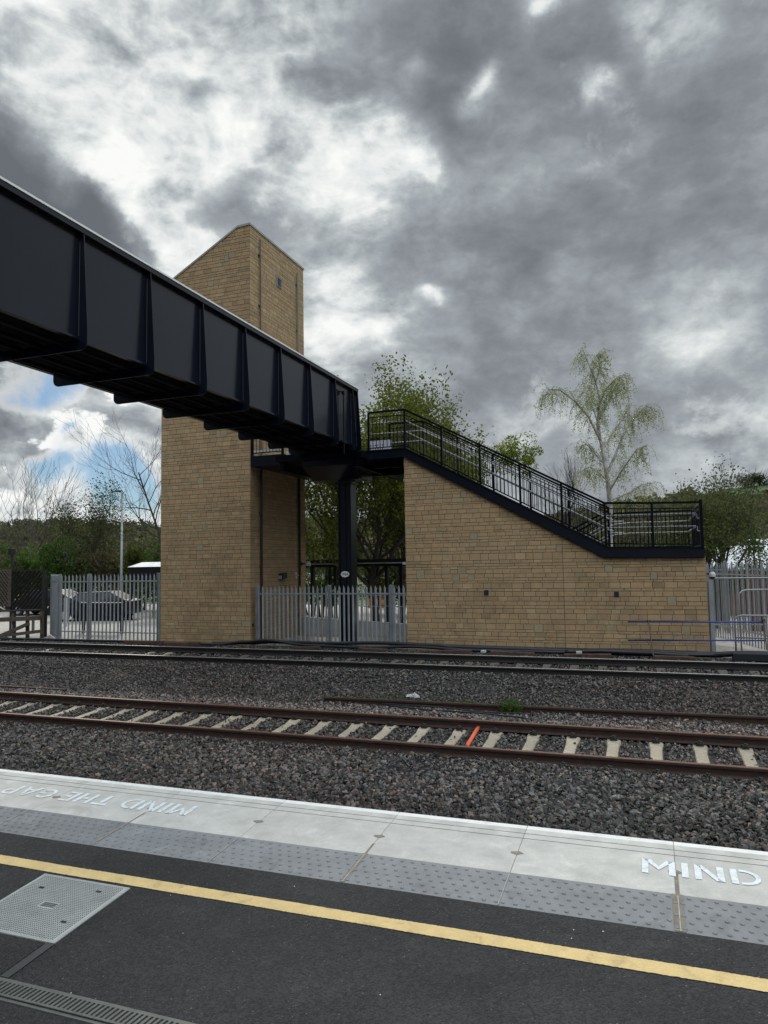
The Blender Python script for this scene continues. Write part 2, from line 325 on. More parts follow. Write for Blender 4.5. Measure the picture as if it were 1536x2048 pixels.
M = dict(
 steel=mat('navy_painted_steel', (0.0045, 0.0065, 0.0140), 0.22, var=0.25, vscale=1.2, spec=0.50, bump=0.02, bscale=6),
 steel2=mat('dark_painted_steel', (0.0025, 0.0035, 0.0070), 0.30, spec=0.20),
 bead=mat('weld_bead_paint', (.035, .038, .045), .5),
 under=mat('matt_underside_paint', (0.004, 0.005, 0.009), 0.7, spec=0.12),
 sunlit_edge=mat('painted_sunlit_flange_edge', (0.80, 0.80, 0.77), 0.6),  # sunlight along the flange edge, put into the colour as near white
 cap=mat('galvanised_cap', (0.62, 0.62, 0.60), 0.45, 0.25, var=0.15, vscale=1.5),
 galv=mat('galvanised_steel', (0.30, 0.32, 0.34), 0.55, 0.35, var=0.18, vscale=3.0, bump=0.05),
 galvl=mat('galvanised_tube', (0.28, 0.29, 0.30), 0.5, 0.4, var=0.1, vscale=5.0),
 white_tube=mat('pale_handrail_coating', (0.27, 0.275, 0.30), 0.4),
 stone=mat('buff_walling_stone', (0.80, 0.80, 0.80), 0.88, tint=True, var=0.10, vscale=5.0, bump=0.35, bscale=45, speck=0.10),
 mortar=mat('brown_mortar', (0.135, 0.092, 0.056), 0.95, var=0.2, vscale=8),
 coping=mat('lead_grey_coping', (0.30, 0.30, 0.26), 0.7, var=0.15),
 rust=mat('rusted_rail_steel', (0.040, 0.020, 0.015), 0.8, var=0.35, vscale=9.0, bump=0.2, bscale=80, speck=0.15),
 rusthead=mat('brown_rail_head', (0.155, 0.075, 0.045), 0.55, 0.2, var=0.25, vscale=7.0),
 worn=mat('worn_rail_head', (0.45, 0.44, 0.42), 0.30, 0.85, var=0.15, vscale=2.0),
 darkrail=mat('oily_rail_steel', (0.014, 0.012, 0.012), 0.6, var=0.3, vscale=5.0),
 sleeper=mat('concrete_sleeper', (0.345, 0.300, 0.228), 0.9, var=0.28, vscale=12.0, bump=0.2, bscale=90, speck=0.12),
 sleeper2=mat('dirty_concrete_sleeper', (0.090, 0.076, 0.063), 0.9, var=0.3, vscale=9.0, bump=0.2, bscale=90),
 clip=mat('rail_clip_steel', (0.02, 0.018, 0.017), 0.6),
 ballast=mat('granite_ballast', (0.9, 0.9, 0.9), 0.92, tint=True, spec=0.3),
 bed=mat('ballast_bed_fines', (0.035, 0.032, 0.030), 0.95, var=0.4, vscale=20, bump=0.6, bscale=40, bdist=0.05),
 slab=mat('pale_coping_concrete', (0.462, 0.453, 0.425), 0.85, var=0.13, vscale=5.0, bump=0.12, bscale=140, speck=0.07),
 tactile=mat('blue_grey_tactile_concrete', (0.200, 0.206, 0.212), 0.8, var=0.12, vscale=5.0, bump=0.08, bscale=140, speck=0.05),
 white=mat('white_edge_paint', (0.70, 0.70, 0.67), 0.75, var=0.05, vscale=10, bump=0.1, bscale=120),
 letter=mat('pale_blue_stencil_paint', (0.66, 0.70, 0.71), 0.8, var=0.10, vscale=30, speck=0.10),
 groove=mat('dark_groove_grime', (0.13, 0.125, 0.115), 0.9, var=0.3, vscale=15),
 joint=mat('joint_grime', (0.19, 0.17, 0.14), 0.95, var=0.35, vscale=12),
 grout=mat('pale_joint_mortar', (0.34, 0.335, 0.31), 0.95, var=0.25, vscale=25),
 rubber=mat('black_rubber', (0.012, 0.012, 0.013), 0.6),
 cable=mat('black_cable_sheath', (0.012, 0.013, 0.018), 0.5),
 timber=mat('weathered_timber', (0.085, 0.068, 0.052), 0.9, var=0.35, vscale=8, bump=0.3, bscale=30),
 oldtimber=mat('rust_brown_timber', (0.070, 0.042, 0.032), 0.95, var=0.4, vscale=6, bump=0.5, bscale=25),
 darktimber=mat('dark_trellis_timber', (0.018, 0.018, 0.017), 0.9, var=0.3),
 orange=mat('orange_plastic_pipe', (0.68, 0.12, 0.05), 0.55),
 blue=mat('blue_plastic_rail', (0.010, 0.035, 0.21), 0.4),
 plastic=mat('white_plastic', (0.45, 0.46, 0.46), 0.6),
 glass=mat('dark_glass', (0.02, 0.025, 0.03), 0.08, spec=0.8),
 screen=mat('windscreen_glass', (0.10, 0.12, 0.14), 0.05, spec=1.0, metal=0.6),
 carpaint=mat('black_car_paint', (0.006, 0.007, 0.009), 0.35, spec=0.3, coat=0.15),
 carpaint2=mat('silver_car_paint', (0.35, 0.36, 0.37), 0.3, 0.5, coat=0.8),
 lampglass=mat('clear_lamp_glass', (0.7, 0.72, 0.72), 0.15),
 plate=mat('white_number_plate', (0.75, 0.75, 0.78), 0.4),
 ink=mat('black_sign_ink', (0.01, 0.01, 0.02), 0.5),
 roofwhite=mat('pale_metal_roof', (0.55, 0.57, 0.60), 0.5, var=0.08, vscale=0.6),
 shelter=mat('black_shelter_panel', (0.005, 0.006, 0.009), 0.5, spec=0.3),
 paving=mat('block_paving', (0.30, 0.28, 0.25), 0.8, var=0.35, vscale=6, bump=0.2, bscale=30),
 concrete=mat('pale_concrete', (0.50, 0.50, 0.48), 0.85, var=0.12, vscale=4),
 ochre=mat('orange_hoarding', (0.42, 0.20, 0.06), 0.8, var=0.3, vscale=3),
 redbrick=mat('old_red_brick', (0.13, 0.06, 0.045), 0.9, var=0.3, vscale=6),
 bark=mat('grey_brown_bark', (0.050, 0.042, 0.034), 0.95, var=0.3, vscale=6, bump=0.4, bscale=25),
 birchbark=mat('white_birch_bark', (0.30, 0.29, 0.27), 0.9, var=0.5, vscale=5),
 leaf=leaf_mat('leaf_green', (1, 1, 1)),
 grass=leaf_mat('weed_green', (1, 1, 1)),
 stud=mat('dark_tread_studs', (0.19, 0.195, 0.195), 0.5, 0.3),  # studs coloured darker than the plate so the pattern shows
 cover=mat('galvanised_cover_plate', (0.42, 0.43, 0.42), 0.6, 0.2, var=0.12, vscale=6, bump=0.03),
 grate=mat('grey_iron_grating', (0.12, 0.125, 0.115), 0.6, 0.35, var=0.2, vscale=12),
)
def per_object(mt, amt):
    t = mt.node_tree; b = t.nodes['Principled BSDF']; src = b.inputs['Base Color'].links[0].from_socket
    oi = t.nodes.new('ShaderNodeObjectInfo'); k = mth(t, 'MULTIPLY_ADD', oi.outputs['Random'], 2*amt, c=1-amt)
    v = t.nodes.new('ShaderNodeVectorMath'); v.operation = 'SCALE'; lk(t, src, v.inputs[0]); lk(t, k, v.inputs['Scale']); lk(t, v.outputs[0], b.inputs['Base Color'])
def stains(mt, scale, lo, hi, k, seed=0.0):
    t = mt.node_tree; b = t.nodes['Principled BSDF']; src = b.inputs['Base Color'].links[0].from_socket
    g = N(t, 'ShaderNodeNewGeometry'); mp_ = N(t, 'ShaderNodeMapping'); lk(t, g.outputs['Position'], mp_.inputs[0]); mp_.inputs['Location'].default_value = (seed, seed*2, 0)
    nz = noise(t, mp_.outputs[0], scale, 8, 0.68, 0.6); mr = N(t, 'ShaderNodeMapRange'); lk(t, nz.outputs[0], mr.inputs[0]); mr.inputs[1].default_value = lo; mr.inputs[2].default_value = hi
    kk = mth(t, 'MULTIPLY_ADD', mr.outputs[0], k, c=1.0)
    v = t.nodes.new('ShaderNodeVectorMath'); v.operation = 'SCALE'; lk(t, src, v.inputs[0]); lk(t, kk, v.inputs['Scale']); lk(t, v.outputs[0], b.inputs['Base Color'])
stains(M['slab'], 6.0, .54, .66, .14); stains(M['slab'], 2.2, .50, .68, -.16, 3.0); stains(M['tactile'], 4.0, .52, .66, -.20, 5.0); stains(M['tactile'], 9.0, .56, .70, .22, 8.0)
stains(M['letter'], 26.0, .52, .64, -.22, 2.0); stains(M['white'], 7.0, .52, .66, -.18, 1.0)
stains(M['stone'], .9, .50, .66, -.20, 6.0); stains(M['stone'], 3.0, .55, .68, .12, 9.0); stains(M['cover'], 5.0, .5, .66, -.18, 1.5)
per_object(M['slab'], .045); per_object(M['tactile'], .06); per_object(M['sleeper'], .12); per_object(M['galv'], .10)
# asphalt: aggregate specks, faint patches, wear
def asphalt(name, c0, c1, chips=0.16):
    mt = mat(name, c0, 0.86, spec=0.35); t = mt.node_tree; b = t.nodes['Principled BSDF']
    vec = t.nodes['Texture Coordinate'].outputs['Object']
    nz = noise(t, vec, 1.1, 7, 0.62); mr = N(t, 'ShaderNodeMapRange'); lk(t, nz.outputs[0], mr.inputs[0]); mr.inputs[1].default_value = 0.34; mr.inputs[2].default_value = 0.68
    mx_ = N(t, 'ShaderNodeMix', data_type='RGBA'); lk(t, mr.outputs[0], mx_.inputs[0]); mx_.inputs[6].default_value = (*c0, 1); mx_.inputs[7].default_value = (*c1, 1)
    vo = N(t, 'ShaderNodeTexVoronoi'); vo.inputs['Scale'].default_value = 105; lk(t, vec, vo.inputs['Vector'])
    sp = N(t, 'ShaderNodeSeparateColor'); lk(t, vo.outputs['Color'], sp.inputs[0])
    g = mth(t, 'MULTIPLY_ADD', sp.outputs[0], 0.9, c=0.55)
    st = N(t, 'ShaderNodeMapRange'); lk(t, sp.outputs[1], st.inputs[0]); st.inputs[1].default_value = 0.978; st.inputs[2].default_value = 1.0
    inn = N(t, 'ShaderNodeMapRange'); lk(t, vo.outputs['Distance'], inn.inputs[0]); inn.inputs[1].default_value = 0.55; inn.inputs[2].default_value = 0.25
    sc_ = N(t, 'ShaderNodeVectorMath', operation='SCALE'); lk(t, mx_.outputs[2], sc_.inputs[0]); lk(t, g, sc_.inputs['Scale'])
    m2 = N(t, 'ShaderNodeMix', data_type='RGBA'); lk(t, mth(t, 'MULTIPLY', st.outputs[0], inn.outputs[0]), m2.inputs[0]); lk(t, sc_.outputs[0], m2.inputs[6]); m2.inputs[7].default_value = (chips, chips * .97, chips * .9, 1)
    lk(t, m2.outputs[2], b.inputs['Base Color'])
    bp = N(t, 'ShaderNodeBump'); bp.inputs['Strength'].default_value = 0.9; bp.inputs['Distance'].default_value = 0.006
    lk(t, mth(t, 'MULTIPLY', vo.outputs['Distance'], -1.0), bp.inputs['Height']); lk(t, bp.outputs[0], b.inputs['Normal'])
    return mt
M['asphalt'] = asphalt('platform_asphalt', (0.021, 0.021, 0.022), (0.037, 0.036, 0.036))
stains(M['asphalt'], 3.5, .56, .68, .30, 2.0); stains(M['asphalt'], 1.2, .50, .64, -.16, 7.0)
M['asphalt2'] = asphalt('older_asphalt', (0.024, 0.023, 0.024), (0.033, 0.031, 0.031), 0.10)
M['yellow'] = mat('yellow_line_paint', (0.62, 0.46, 0.21), 0.8, var=0.10, vscale=8, bump=0.6, bscale=110, speck=0.10, bdist=0.006)
stains(M['yellow'], 9.0, .55, .66, -.22, 4.0)
# terrain cover
M['meadow'] = mat('rough_grass_ground', (0.055, 0.085, 0.025), 0.95, var=0.4, vscale=0.3)
M['hillmat'] = mat('woodland_floor', (0.045, 0.050, 0.025), 0.95, var=0.4, vscale=0.05)
M['field'] = mat('green_field', (0.050, 0.098, 0.026), 0.95, var=0.15, vscale=0.05)

# ------------------------------------------------------------------ platform
ZP = lambda y: 0.06 * y - 2.256
PX0, PX1 = -16.0, 9.0
EDGE = 5.432
def sheet(mb, x0, y0, x1, y1, off, thick=0.0):
    """slab lying on the sloping platform plane, top at +off"""
    z = lambda y, o: ZP(y) + o
    v = [(x0,y0,z(y0,off)),(x1,y0,z(y0,off)),(x1,y1,z(y1,off)),(x0,y1,z(y1,off))]
    if thick:
        v += [(x0,y0,z(y0,off-thick)),(x1,y0,z(y0,off-thick)),(x1,y1,z(y1,off-thick)),(x0,y1,z(y1,off-thick))]
        mb.add(v, [(0,1,2,3),(7,6,5,4),(0,4,5,1),(1,5,6,2),(2,6,7,3),(3,7,4,0)])
    else: mb.add(v, [(0,1,2,3)])
    return mb
TN, TB = 4.300, 4.706      # tactile strip from/to
sheet(MB(), PX0, -6.0, PX1, TN - 0.002, 0.0, 0.25).build('platform_surface', M['asphalt'])['kind'] = 'structure'
b = MB(); b.box(PX0, -6.0, -3.4, PX1, EDGE - 0.12, -2.62)
o = b.build('platform_wall', M['concrete']); o['kind'] = 'structure'
# older patch of asphalt left of the trench line and round the cover
o = sheet(MB(), -6.5, 2.915, -3.215, 3.225, 0.004).build('asphalt_patch', M['asphalt2']); o['kind'] = 'structure'
o = sheet(MB(), -3.205, 2.925, -3.150, 3.235, 0.006).build('asphalt_strip', mat('sealed_joint_strip', (0.045,0.045,0.045), 0.7, var=0.2)); o['kind'] = 'structure'
# pale grit, a few chips lying about
b = MB(); rgk = np.random.default_rng(31)
for k in range(45):
    x = rgk.uniform(-6, 2.2); y = rgk.uniform(2.3, 4.28); sz = rgk.uniform(.0015, .0045)
    b.add([(x + sz*math.cos(a)*rgk.uniform(.7, 1.3), y + sz*math.sin(a)*rgk.uniform(.7, 1.3), ZP(y)+.003) for a in np.linspace(0, 2*math.pi, 6, endpoint=False)] + [(x, y, ZP(y)+.003+sz)], [(i, (i+1) % 6, 6) for i in range(6)])
tag(b.build('grit', M['white'], fix=False), 'pale grit scattered over the dark asphalt', 'grit', kind='stuff')
# yellow line with slightly ragged edges
b = MB(); n = 3000; xs = np.linspace(PX0, PX1, n)
w0 = 3.889 + 0.0011*RNG.standard_normal(n) + 0.0015*np.sin(xs*7.1); w1 = 3.992 + 0.0011*RNG.standard_normal(n) + 0.0015*np.sin(xs*5.7+1)
vs = []
for i in range(n): vs += [(xs[i], w0[i], ZP(w0[i])+0.004), (xs[i], w1[i], ZP(w1[i])+0.004)]
b.add(vs, [(2*i, 2*i+2, 2*i+3, 2*i+1) for i in range(n-1)])
tag(b.build('yellow_line', M['yellow'], fix=False), kind='structure')

# coping slabs, one metre each, with tactile strip
JX = [-0.99*k + 0.09 for k in range(11, -5, -1)]
SLW = 0.986
def blisters(mb, x0):
    k = 0
    for r in range(6):
        y = TN + 0.036 + r * 0.0665
        nn = 14; sp = SLW / 13.5
        for c in range(nn):
            x = x0 + 0.022 + (c + (0.5 if r % 2 else 0)) * sp
            if x > x0 + SLW - 0.012: continue
            ring = []; z0 = ZP(y)
            for (rr, h) in ((0.0125, 0.0), (0.0112, 0.0055), (0.008, 0.0066)):
                ring.append([(x + rr*math.cos(a), y + rr*math.sin(a), z0 + 0.06*rr*math.sin(a) + h) for a in np.linspace(0, 2*math.pi, 8, endpoint=False)])
            vs = sum(ring, []); fs = []
            for q in range(2):
                for a in range(8): fs.append((q*8+a, q*8+(a+1) % 8, (q+1)*8+(a+1) % 8, (q+1)*8+a))
            fs.append(tuple(range(16, 24))); mb.add(vs, fs)
def make_slab(x0):
    r = thing('platform_edge_slab', (x0, EDGE, ZP(EDGE)), None, 'paving slab', 'pale coping slabs along the platform edge')
    x1 = x0 + SLW
    segs = [(TB, 5.216), (5.226, 5.296), (5.306, 5.376)]
    b = MB()
    for (a, c) in segs: sheet(b, x0, a, x1, c, 0.0, 0.10)
    sheet(b, x0, TB, x1, EDGE, -0.004, 0.20)
    b.build('slab_top', M['slab'], r)
    sheet(MB(), x0, 5.376, x1, EDGE, 0.0005, 0.12).build('white_edge', M['white'], r)
    b = MB(); sheet(b, x0, TN, x1, TB - 0.001, 0.0, 0.10); blisters(b, x0); b.build('tactile_strip', M['tactile'], r)
    g = MB()
    for y in (5.221, 5.301): sheet(g, x0, y - 0.0045, x1, y + 0.0045, -0.0025)
    g.build('groove', M['groove'], r, fix=False)
    d = MB(); w = 0.045
    yc = 4.985; d.add([(x0 - 0.002 + dx, yc + dy, ZP(yc+dy) + 0.0012) for dx, dy in ((-w, -.012), (0, -.03), (w, .0), (w*.2, .03), (-w, .012))], [(0,1,2,3,4)])
    d.build('locking_recess', M['joint'], r, fix=False)
    return r
slab0 = make_slab(JX[0])
slabs = [slab0]
for x in JX[1:]:
    s = copy_tree(slab0); s.location.x = x; slabs.append(s)
sl_lab = {5: 'coping slab under the upside down word GAP at the left edge', 6: 'coping slab under the upside down THE and the end of MIND',
          7: 'coping slab under the first letters of the upside down MIND', 8: 'bare coping slab just right of the upside down lettering',
          9: 'bare coping slab midway between the left and the right lettering', 10: 'coping slab under the first strokes of the right MIND, bare on its left',
          11: 'coping slab under the letters IND at the right edge'}
for i, s in enumerate(slabs): s['label'] = sl_lab.get(i, 'platform coping slab at the far end of the row, out by the picture edge')
jb = MB()
for x in JX: sheet(jb, x - 0.0045, TN, x + 0.0005, EDGE - 0.002, -0.004)
jb.build('slab_joints', M['joint'], fix=False)['kind'] = 'structure'
# wide mortared joint smears
jb = MB()
for k, w, up_ in ((11, .034, .30), (9, .020, .16), (7, .014, .20)):
    x = JX[k]; sheet(jb, x - w, TN + 0.004, x + w*.75, TB, 0.0030); sheet(jb, x - w*.4, TB, x + w*.3, TB + up_, 0.0030)
jb.build('joint_mortar', M['joint'], fix=False)['kind'] = 'structure'
jb = MB()
for k, x in enumerate(JX):
    sheet(jb, x - 0.0045, TN + 0.002, x + 0.0015, TB - 0.02, 0.0045)
jb.build('joint_grout', M['grout'], fix=False)['kind'] = 'structure'

# stencil letters ------------------------------------------------------------
def arc(cx, cy, rx, ry, a0, a1, n=12): return [(cx + rx*math.cos(rad(a)), cy + ry*math.sin(rad(a))) for a in np.linspace(a0, a1, n)]
T = 0.21
def Q(a, b, c, d): return [a, b, c, d]
def band(outer, inner): 
    return [[outer[i], outer[i+1], inner[i+1], inner[i]] for i in range(len(outer)-1)]
GL = {
 'M': (1.06, [Q((0,0),(T,0),(T,1),(0,1)), Q((1.06-T,0),(1.06,0),(1.06,1),(1.06-T,1)), Q((T*.2,1),(T+.08,1),(.53,.55),(.53,.30)), Q((1.06-T-.08,1),(1.06-T*.2,1),(.53,.30),(.53,.55))]),
 'I': (T, [Q((0,0),(T,0),(T,1),(0,1))]),
 'N': (.90, [Q((0,0),(T,0),(T,1),(0,1)), Q((.9-T,0),(.9,0),(.9,1),(.9-T,1)), Q((T*.3,1),(T+.05,1),(.9-T*.3,0),(.9-T-.05,0))]),
 'D': (.90, [Q((0,0),(T,0),(T,1),(0,1))] + band(arc(.36,.5,.54,.5,90,-90,14), arc(.36,.5,.38,.36,90,-90,14)) + [Q((T+.07,1),(.36,1),(.36,.86),(T+.07,.86)), Q((T+.07,0),(.36,0),(.36,.14),(T+.07,.14))]),
 'T': (.86, [Q((0,.82),(.86,.82),(.86,1),(0,1)), Q((.43-T/2,0),(.43+T/2,0),(.43+T/2,.78),(.43-T/2,.78))]),
 'H': (.84, [Q((0,0),(T,0),(T,1),(0,1)), Q((.84-T,0),(.84,0),(.84,1),(.84-T,1)), Q((T+.05,.42),(.84-T-.05,.42),(.84-T-.05,.60),(T+.05,.60))]),
 'E': (.66, [Q((0,0),(T,0),(T,1),(0,1)), Q((T+.05,.84),(.66,.84),(.66,1),(T+.05,1)), Q((T+.05,.42),(.60,.42),(.60,.58),(T+.05,.58)), Q((T+.05,0),(.66,0),(.66,.16),(T+.05,.16))]),
 'G': (.86, band(arc(.46,.5,.46,.5,40,175,10), arc(.46,.5,.28,.35,40,175,10)) + band(arc(.46,.5,.46,.5,185,330,10), arc(.46,.5,.28,.35,185,330,10)) + [Q((.5,.40),(.86,.40),(.86,.55),(.5,.55)), Q((.68,.14),(.86,.2),(.86,.37),(.68,.37))]),
 'A': (.94, [Q((0,0),(T,0),(.47+T/2.4,1),(.47-T/2.4,1)), Q((.94-T,0),(.94,0),(.47+T/1.7,.97),(.47+T/3,.72)), Q((.36,.24),(.66,.24),(.60,.40),(.36,.40))]),
 'P': (.74, [Q((0,0),(T,0),(T,1),(0,1))] + band(arc(.42,.71,.32,.29,90,-90,10), arc(.42,.71,.15,.15,90,-90,10)) + [Q((T+.05,1),(.42,1),(.42,.86),(T+.05,.86)), Q((T+.05,.42),(.42,.42),(.42,.56),(T+.05,.56))]),
}
def lettering(word, x0, x1, y0, y1, flip, labels):
    """one painted word per object, laid out together over x0..x1"""
    sp = 0.19; w = 0; items = []; k = 0
    for ch in word:
        if ch == ' ': w += 0.42; k += 1; continue
        gw, polys = GL[ch]; items.append((k, w, polys)); w += gw + sp
    w -= sp; sx = (x1 - x0) / w; sy = y1 - y0
    for kk, lab in enumerate(labels):
        b = MB()
        for (k, ox, polys) in items:
            if k != kk: continue
            for pl in polys:
                vs = []
                for (u, v) in pl:
                    X = (ox + u) * sx; Yy = v * sy
                    if flip: X = x1 - X; Yy = y1 - Yy
                    else: X = x0 + X; Yy = y0 + Yy
                    vs.append((X, Yy, ZP(Yy) + 0.0040))
                b.add(vs, [(0,1,2,3)])
        tag(b.build('painted_word', M['letter'], fix=False), lab, 'lettering')
lettering('MIND', -0.112, 0.572, 4.925, 5.117, False, ['white stencilled MIND at the right, readable from the platform'])
lettering('MIND THE GAP', -5.47, -3.515, 4.93, 5.12, True, ['white stencilled word MIND painted upside down at the left', 'white stencilled word THE painted upside down at the left', 'white stencilled word GAP painted upside down at the left edge'])

# access cover ---------------------------------------------------------------
r = thing('access_cover', (-3.5, 3.54, ZP(3.54)), 'galvanised chequered access cover set in the asphalt below the yellow line', 'access cover')
X0, X1, Y0, Y1 = -3.853, -3.160, 3.236, 3.858
b = MB(); sheet(b, X0+.012, Y0+.012, X1-.012, Y1-.012, 0.006, 0.02); b.build('cover_plate', M['cover'], r)
b = MB()
for i in range(42):
    for j in range(36):
        x = X0 + 0.03 + i*0.0153; y = Y0 + 0.026 + j*0.0162
        if x > X1-.026 or y > Y1-.024: continue
        if abs(x-(X0+X1)/2) < .06 and abs(y-(Y0+Y1)/2) < .03: continue
        sheet(b, x-.0042 if (i+j) % 2 else x-.0022, y-.0022 if (i+j) % 2 else y-.0042, x+.0042 if (i+j) % 2 else x+.0022, y+.0022 if (i+j) % 2 else y+.0042, 0.010, 0.0035)
b.build('tread_pattern', M['stud'], r)
b = MB()
for (a, c, d, e) in ((X0,Y0,X1,Y0+.009),(X0,Y1-.009,X1,Y1),(X0,Y0+.009,X0+.009,Y1-.009),(X1-.009,Y0+.009,X1,Y1-.009)): sheet(b, a, c, d, e, 0.0065, 0.02)
b.build('cover_frame', M['cover'], r)
for (kx, ky) in ((-3.70,3.33),(-3.32,3.76),(-3.27,3.42),(-3.72,3.70)):
    sheet(MB(), kx-.018, ky-.007, kx+.018, ky+.007, 0.0108, 0.003).build('key_slot', M['rubber'], r)
b = MB(); cx, cy = (X0+X1)/2, (Y0+Y1)/2
for k in range(3): sheet(b, cx-.05, cy-.02+k*.016, cx+.05, cy-.012+k*.016, 0.009, 0.003)
b.build('cast_logo', M['grate'], r)

# slot drain -----------------------------------------------------------------
r = thing('drain_channel', (-3.0, 2.85, ZP(2.85)), 'grey iron channel drain grating in the asphalt at the bottom left', 'drain')
b = MB(); ya, yb = 2.782, 2.920
sheet(b, -7.0, ya, 5.0, ya+.016, 0.005, 0.05); sheet(b, -7.0, yb-.016, 5.0, yb, 0.005, 0.05)
b.build('drain_frame', M['grate'], r)
sheet(MB(), -7.0, ya+.016, 5.0, yb-.016, -0.045+.053, 0.002).build('drain_trough', M['rubber'], r)
for seg in range(24):
    b = MB(); x0 = -7.0 + seg*0.5
    sheet(b, x0, ya+.018, x0+.498, ya+.030, 0.0128, 0.004); sheet(b, x0, yb-.030, x0+.498, yb-.018, 0.0128, 0.004)
    for k in range(18):
        x = x0 + 0.014 + k*0.0277
        v = [(x,ya+.03,ZP(ya+.03)+.0126),(x+.013,ya+.03,ZP(ya+.03)+.0126),(x+.013+.012,yb-.03,ZP(yb-.03)+.0126),(x+.012,yb-.03,ZP(yb-.03)+.0126)]
        b.add(v + [(p[0], p[1], p[2]-.004) for p in v], [(0,1,2,3),(7,6,5,4),(0,4,5,1),(1,5,6,2),(2,6,7,3),(3,7,4,0)])
    b.build('grating', M['grate'], r)

# ------------------------------------------------------------------ tracks
CANT1 = 0.058; R1Y, R1Z = 11.10, -2.845
CANT2 = 0.044; R2Y, R2Z = 17.00, -2.460
T1 = lambda y: R1Z + CANT1*(y - R1Y)
T2 = lambda y: R2Z + CANT2*(y - R2Y)
TX0, TX1 = -42.0, 14.0
def bal_z(y):
    """ballast surface height across the formation"""
    P = [(5.3,-3.22),(9.0,-3.17),(9.9,-3.09),(10.45,T1(10.45)-.17),(10.95,T1(10.95)-.150),(11.15,T1(11.15)-.195),(12.55,T1(12.55)-.195),(12.75,T1(12.75)-.150),(13.2,T1(13.2)-.16),(13.6,-2.915),(14.6,-2.895),(15.6,-2.80),(16.35,T2(16.35)-.165),(16.85,T2(16.85)-.15),(17.05,T2(17.05)-.195),(18.45,T2(18.45)-.195),(18.65,T2(18.65)-.15),(19.1,T2(19.1)-.17),(19.5,-2.60),(20.9,-2.58)]
    return np.interp(y, [p[0] for p in P], [p[1] for p in P])
def rail_profile():
    # BS113-like profile, head top at z=0, centred on y=0
    return [(-.070,-.159),(.070,-.159),(.070,-.148),(.012,-.128),(.010,-.118),(.010,-.052),(.035,-.040),(.036,-.010),(.028,-.001),(-.028,-.001),(-.036,-.010),(-.035,-.040),(-.010,-.052),(-.010,-.118),(-.012,-.128),(-.070,-.148)]
def make_rail(y, z, cant, body, head, label, x0=TX0, x1=TX1, dy=0, dz=0, group=None, name='rail'):
    r = thing(name, (0, y, z), label, 'rail', group)
    for (nm, prof, mt) in (('rail_body', rail_profile(), body), ('rail_head', [(-.030,-.0012),(.030,-.0012),(.026,.0022),(-.026,.0022)], head)):
        b = MB(); vs = []; c, s_ = math.cos(cant), math.sin(cant); n = len(prof); K = 2
        for k in range(K):
            X = x0 + (x1 - x0)*k/(K-1)
            for (py_, pz) in prof: vs.append((X, y + py_*c - pz*s_ + dy*k, z + py_*s_ + pz*c + dz*k))
        b.add(vs, [tuple(range(n)), tuple(range(n, 2*n))] + [(i, (i+1) % n, n+(i+1) % n, n+i) for i in range(n)])
        b.build(nm, mt, r)
    return r
make_rail(R1Y, R1Z, CANT1, M['rust'], M['rusthead'], 'rust brown near rail of the track closest to the platform')
make_rail(R1Y+1.503, T1(R1Y+1.503), CANT1, M['rust'], M['rusthead'], 'rust brown far rail of the track closest to the platform')
make_rail(R2Y, R2Z, CANT2, M['darkrail'], M['worn'], 'black near rail with worn top of the track by the stone walls')
make_rail(R2Y+1.503, T2(R2Y+1.503), CANT2, M['darkrail'], M['worn'], 'black far rail with shiny top of the track by the stone walls')
# spare rail lying between the tracks, two lengths
make_rail(13.98, -2.765, 0, M['rust'], M['rust'], 'rusty spare rail lying loose in the ballast between the tracks, right of the weeds', x0=-6.5, x1=9.0, dy=0.42, dz=0.02, name='spare_rail')
make_rail(13.42, -2.79, 0, M['rust'], M['rust'], 'rusty spare rail end poking from the ballast at the far left', x0=-22.0, x1=-13.1, dy=0.25, dz=-0.05, name='spare_rail')

def make_sleeper(y, zf, cant, mt, label, group, clips):
    yc = y + 0.7515; L = 1.27; zc = zf(yc)
    r = thing('sleeper', (0, yc, zc - .18), label, 'sleeper', group)
    # chamfered trapezoid with sunken middle
    b = MB(); secs = [(-L, .118, 0), (-.62, .118, 0), (-.40, .100, -.022), (.40, .100, -.022), (.62, .118, 0), (L, .118, 0)]; vs = []
    for (t, hw, dz) in secs:
        for (sx, sz) in ((-hw-.025,-.21),(-hw,-.03+dz),(-hw+.02,dz),(hw-.02,dz),(hw,-.03+dz),(hw+.025,-.21)):
            vs.append((sx, yc + t, zf(yc + t) - .168 + sz))
    fs = [tuple(range(6)), tuple(range(30, 36))]
    for k in range(5):
        for i in range(6): fs.append((k*6+i, k*6+(i+1) % 6, (k+1)*6+(i+1) % 6, (k+1)*6+i))
    b.add(vs, fs).build('sleeper_body', mt, r)
    if clips:
        for ry in (y, y + 1.503):
            for sd in (-1, 1):
                b = MB(); c = ry + sd*.105; z0 = zf(c) - .165
                b.box(-.055, c-.03, z0, .055, c+.03, z0+.03)
                b.tube([(-.05, c-sd*.02, z0+.035), (-.045, c+sd*.03, z0+.06), (0, c+sd*.045, z0+.045), (.03, c+sd*.02, z0+.075), (.045, c-sd*.03, z0+.06)], .011, 6)
                b.tube([(0, c+sd*.01, z0+.02), (0, c+sd*.03, z0+.085)], .016, 6)
                b.build('rail_clip', M['clip'], r)
    return r
SPC = 0.645
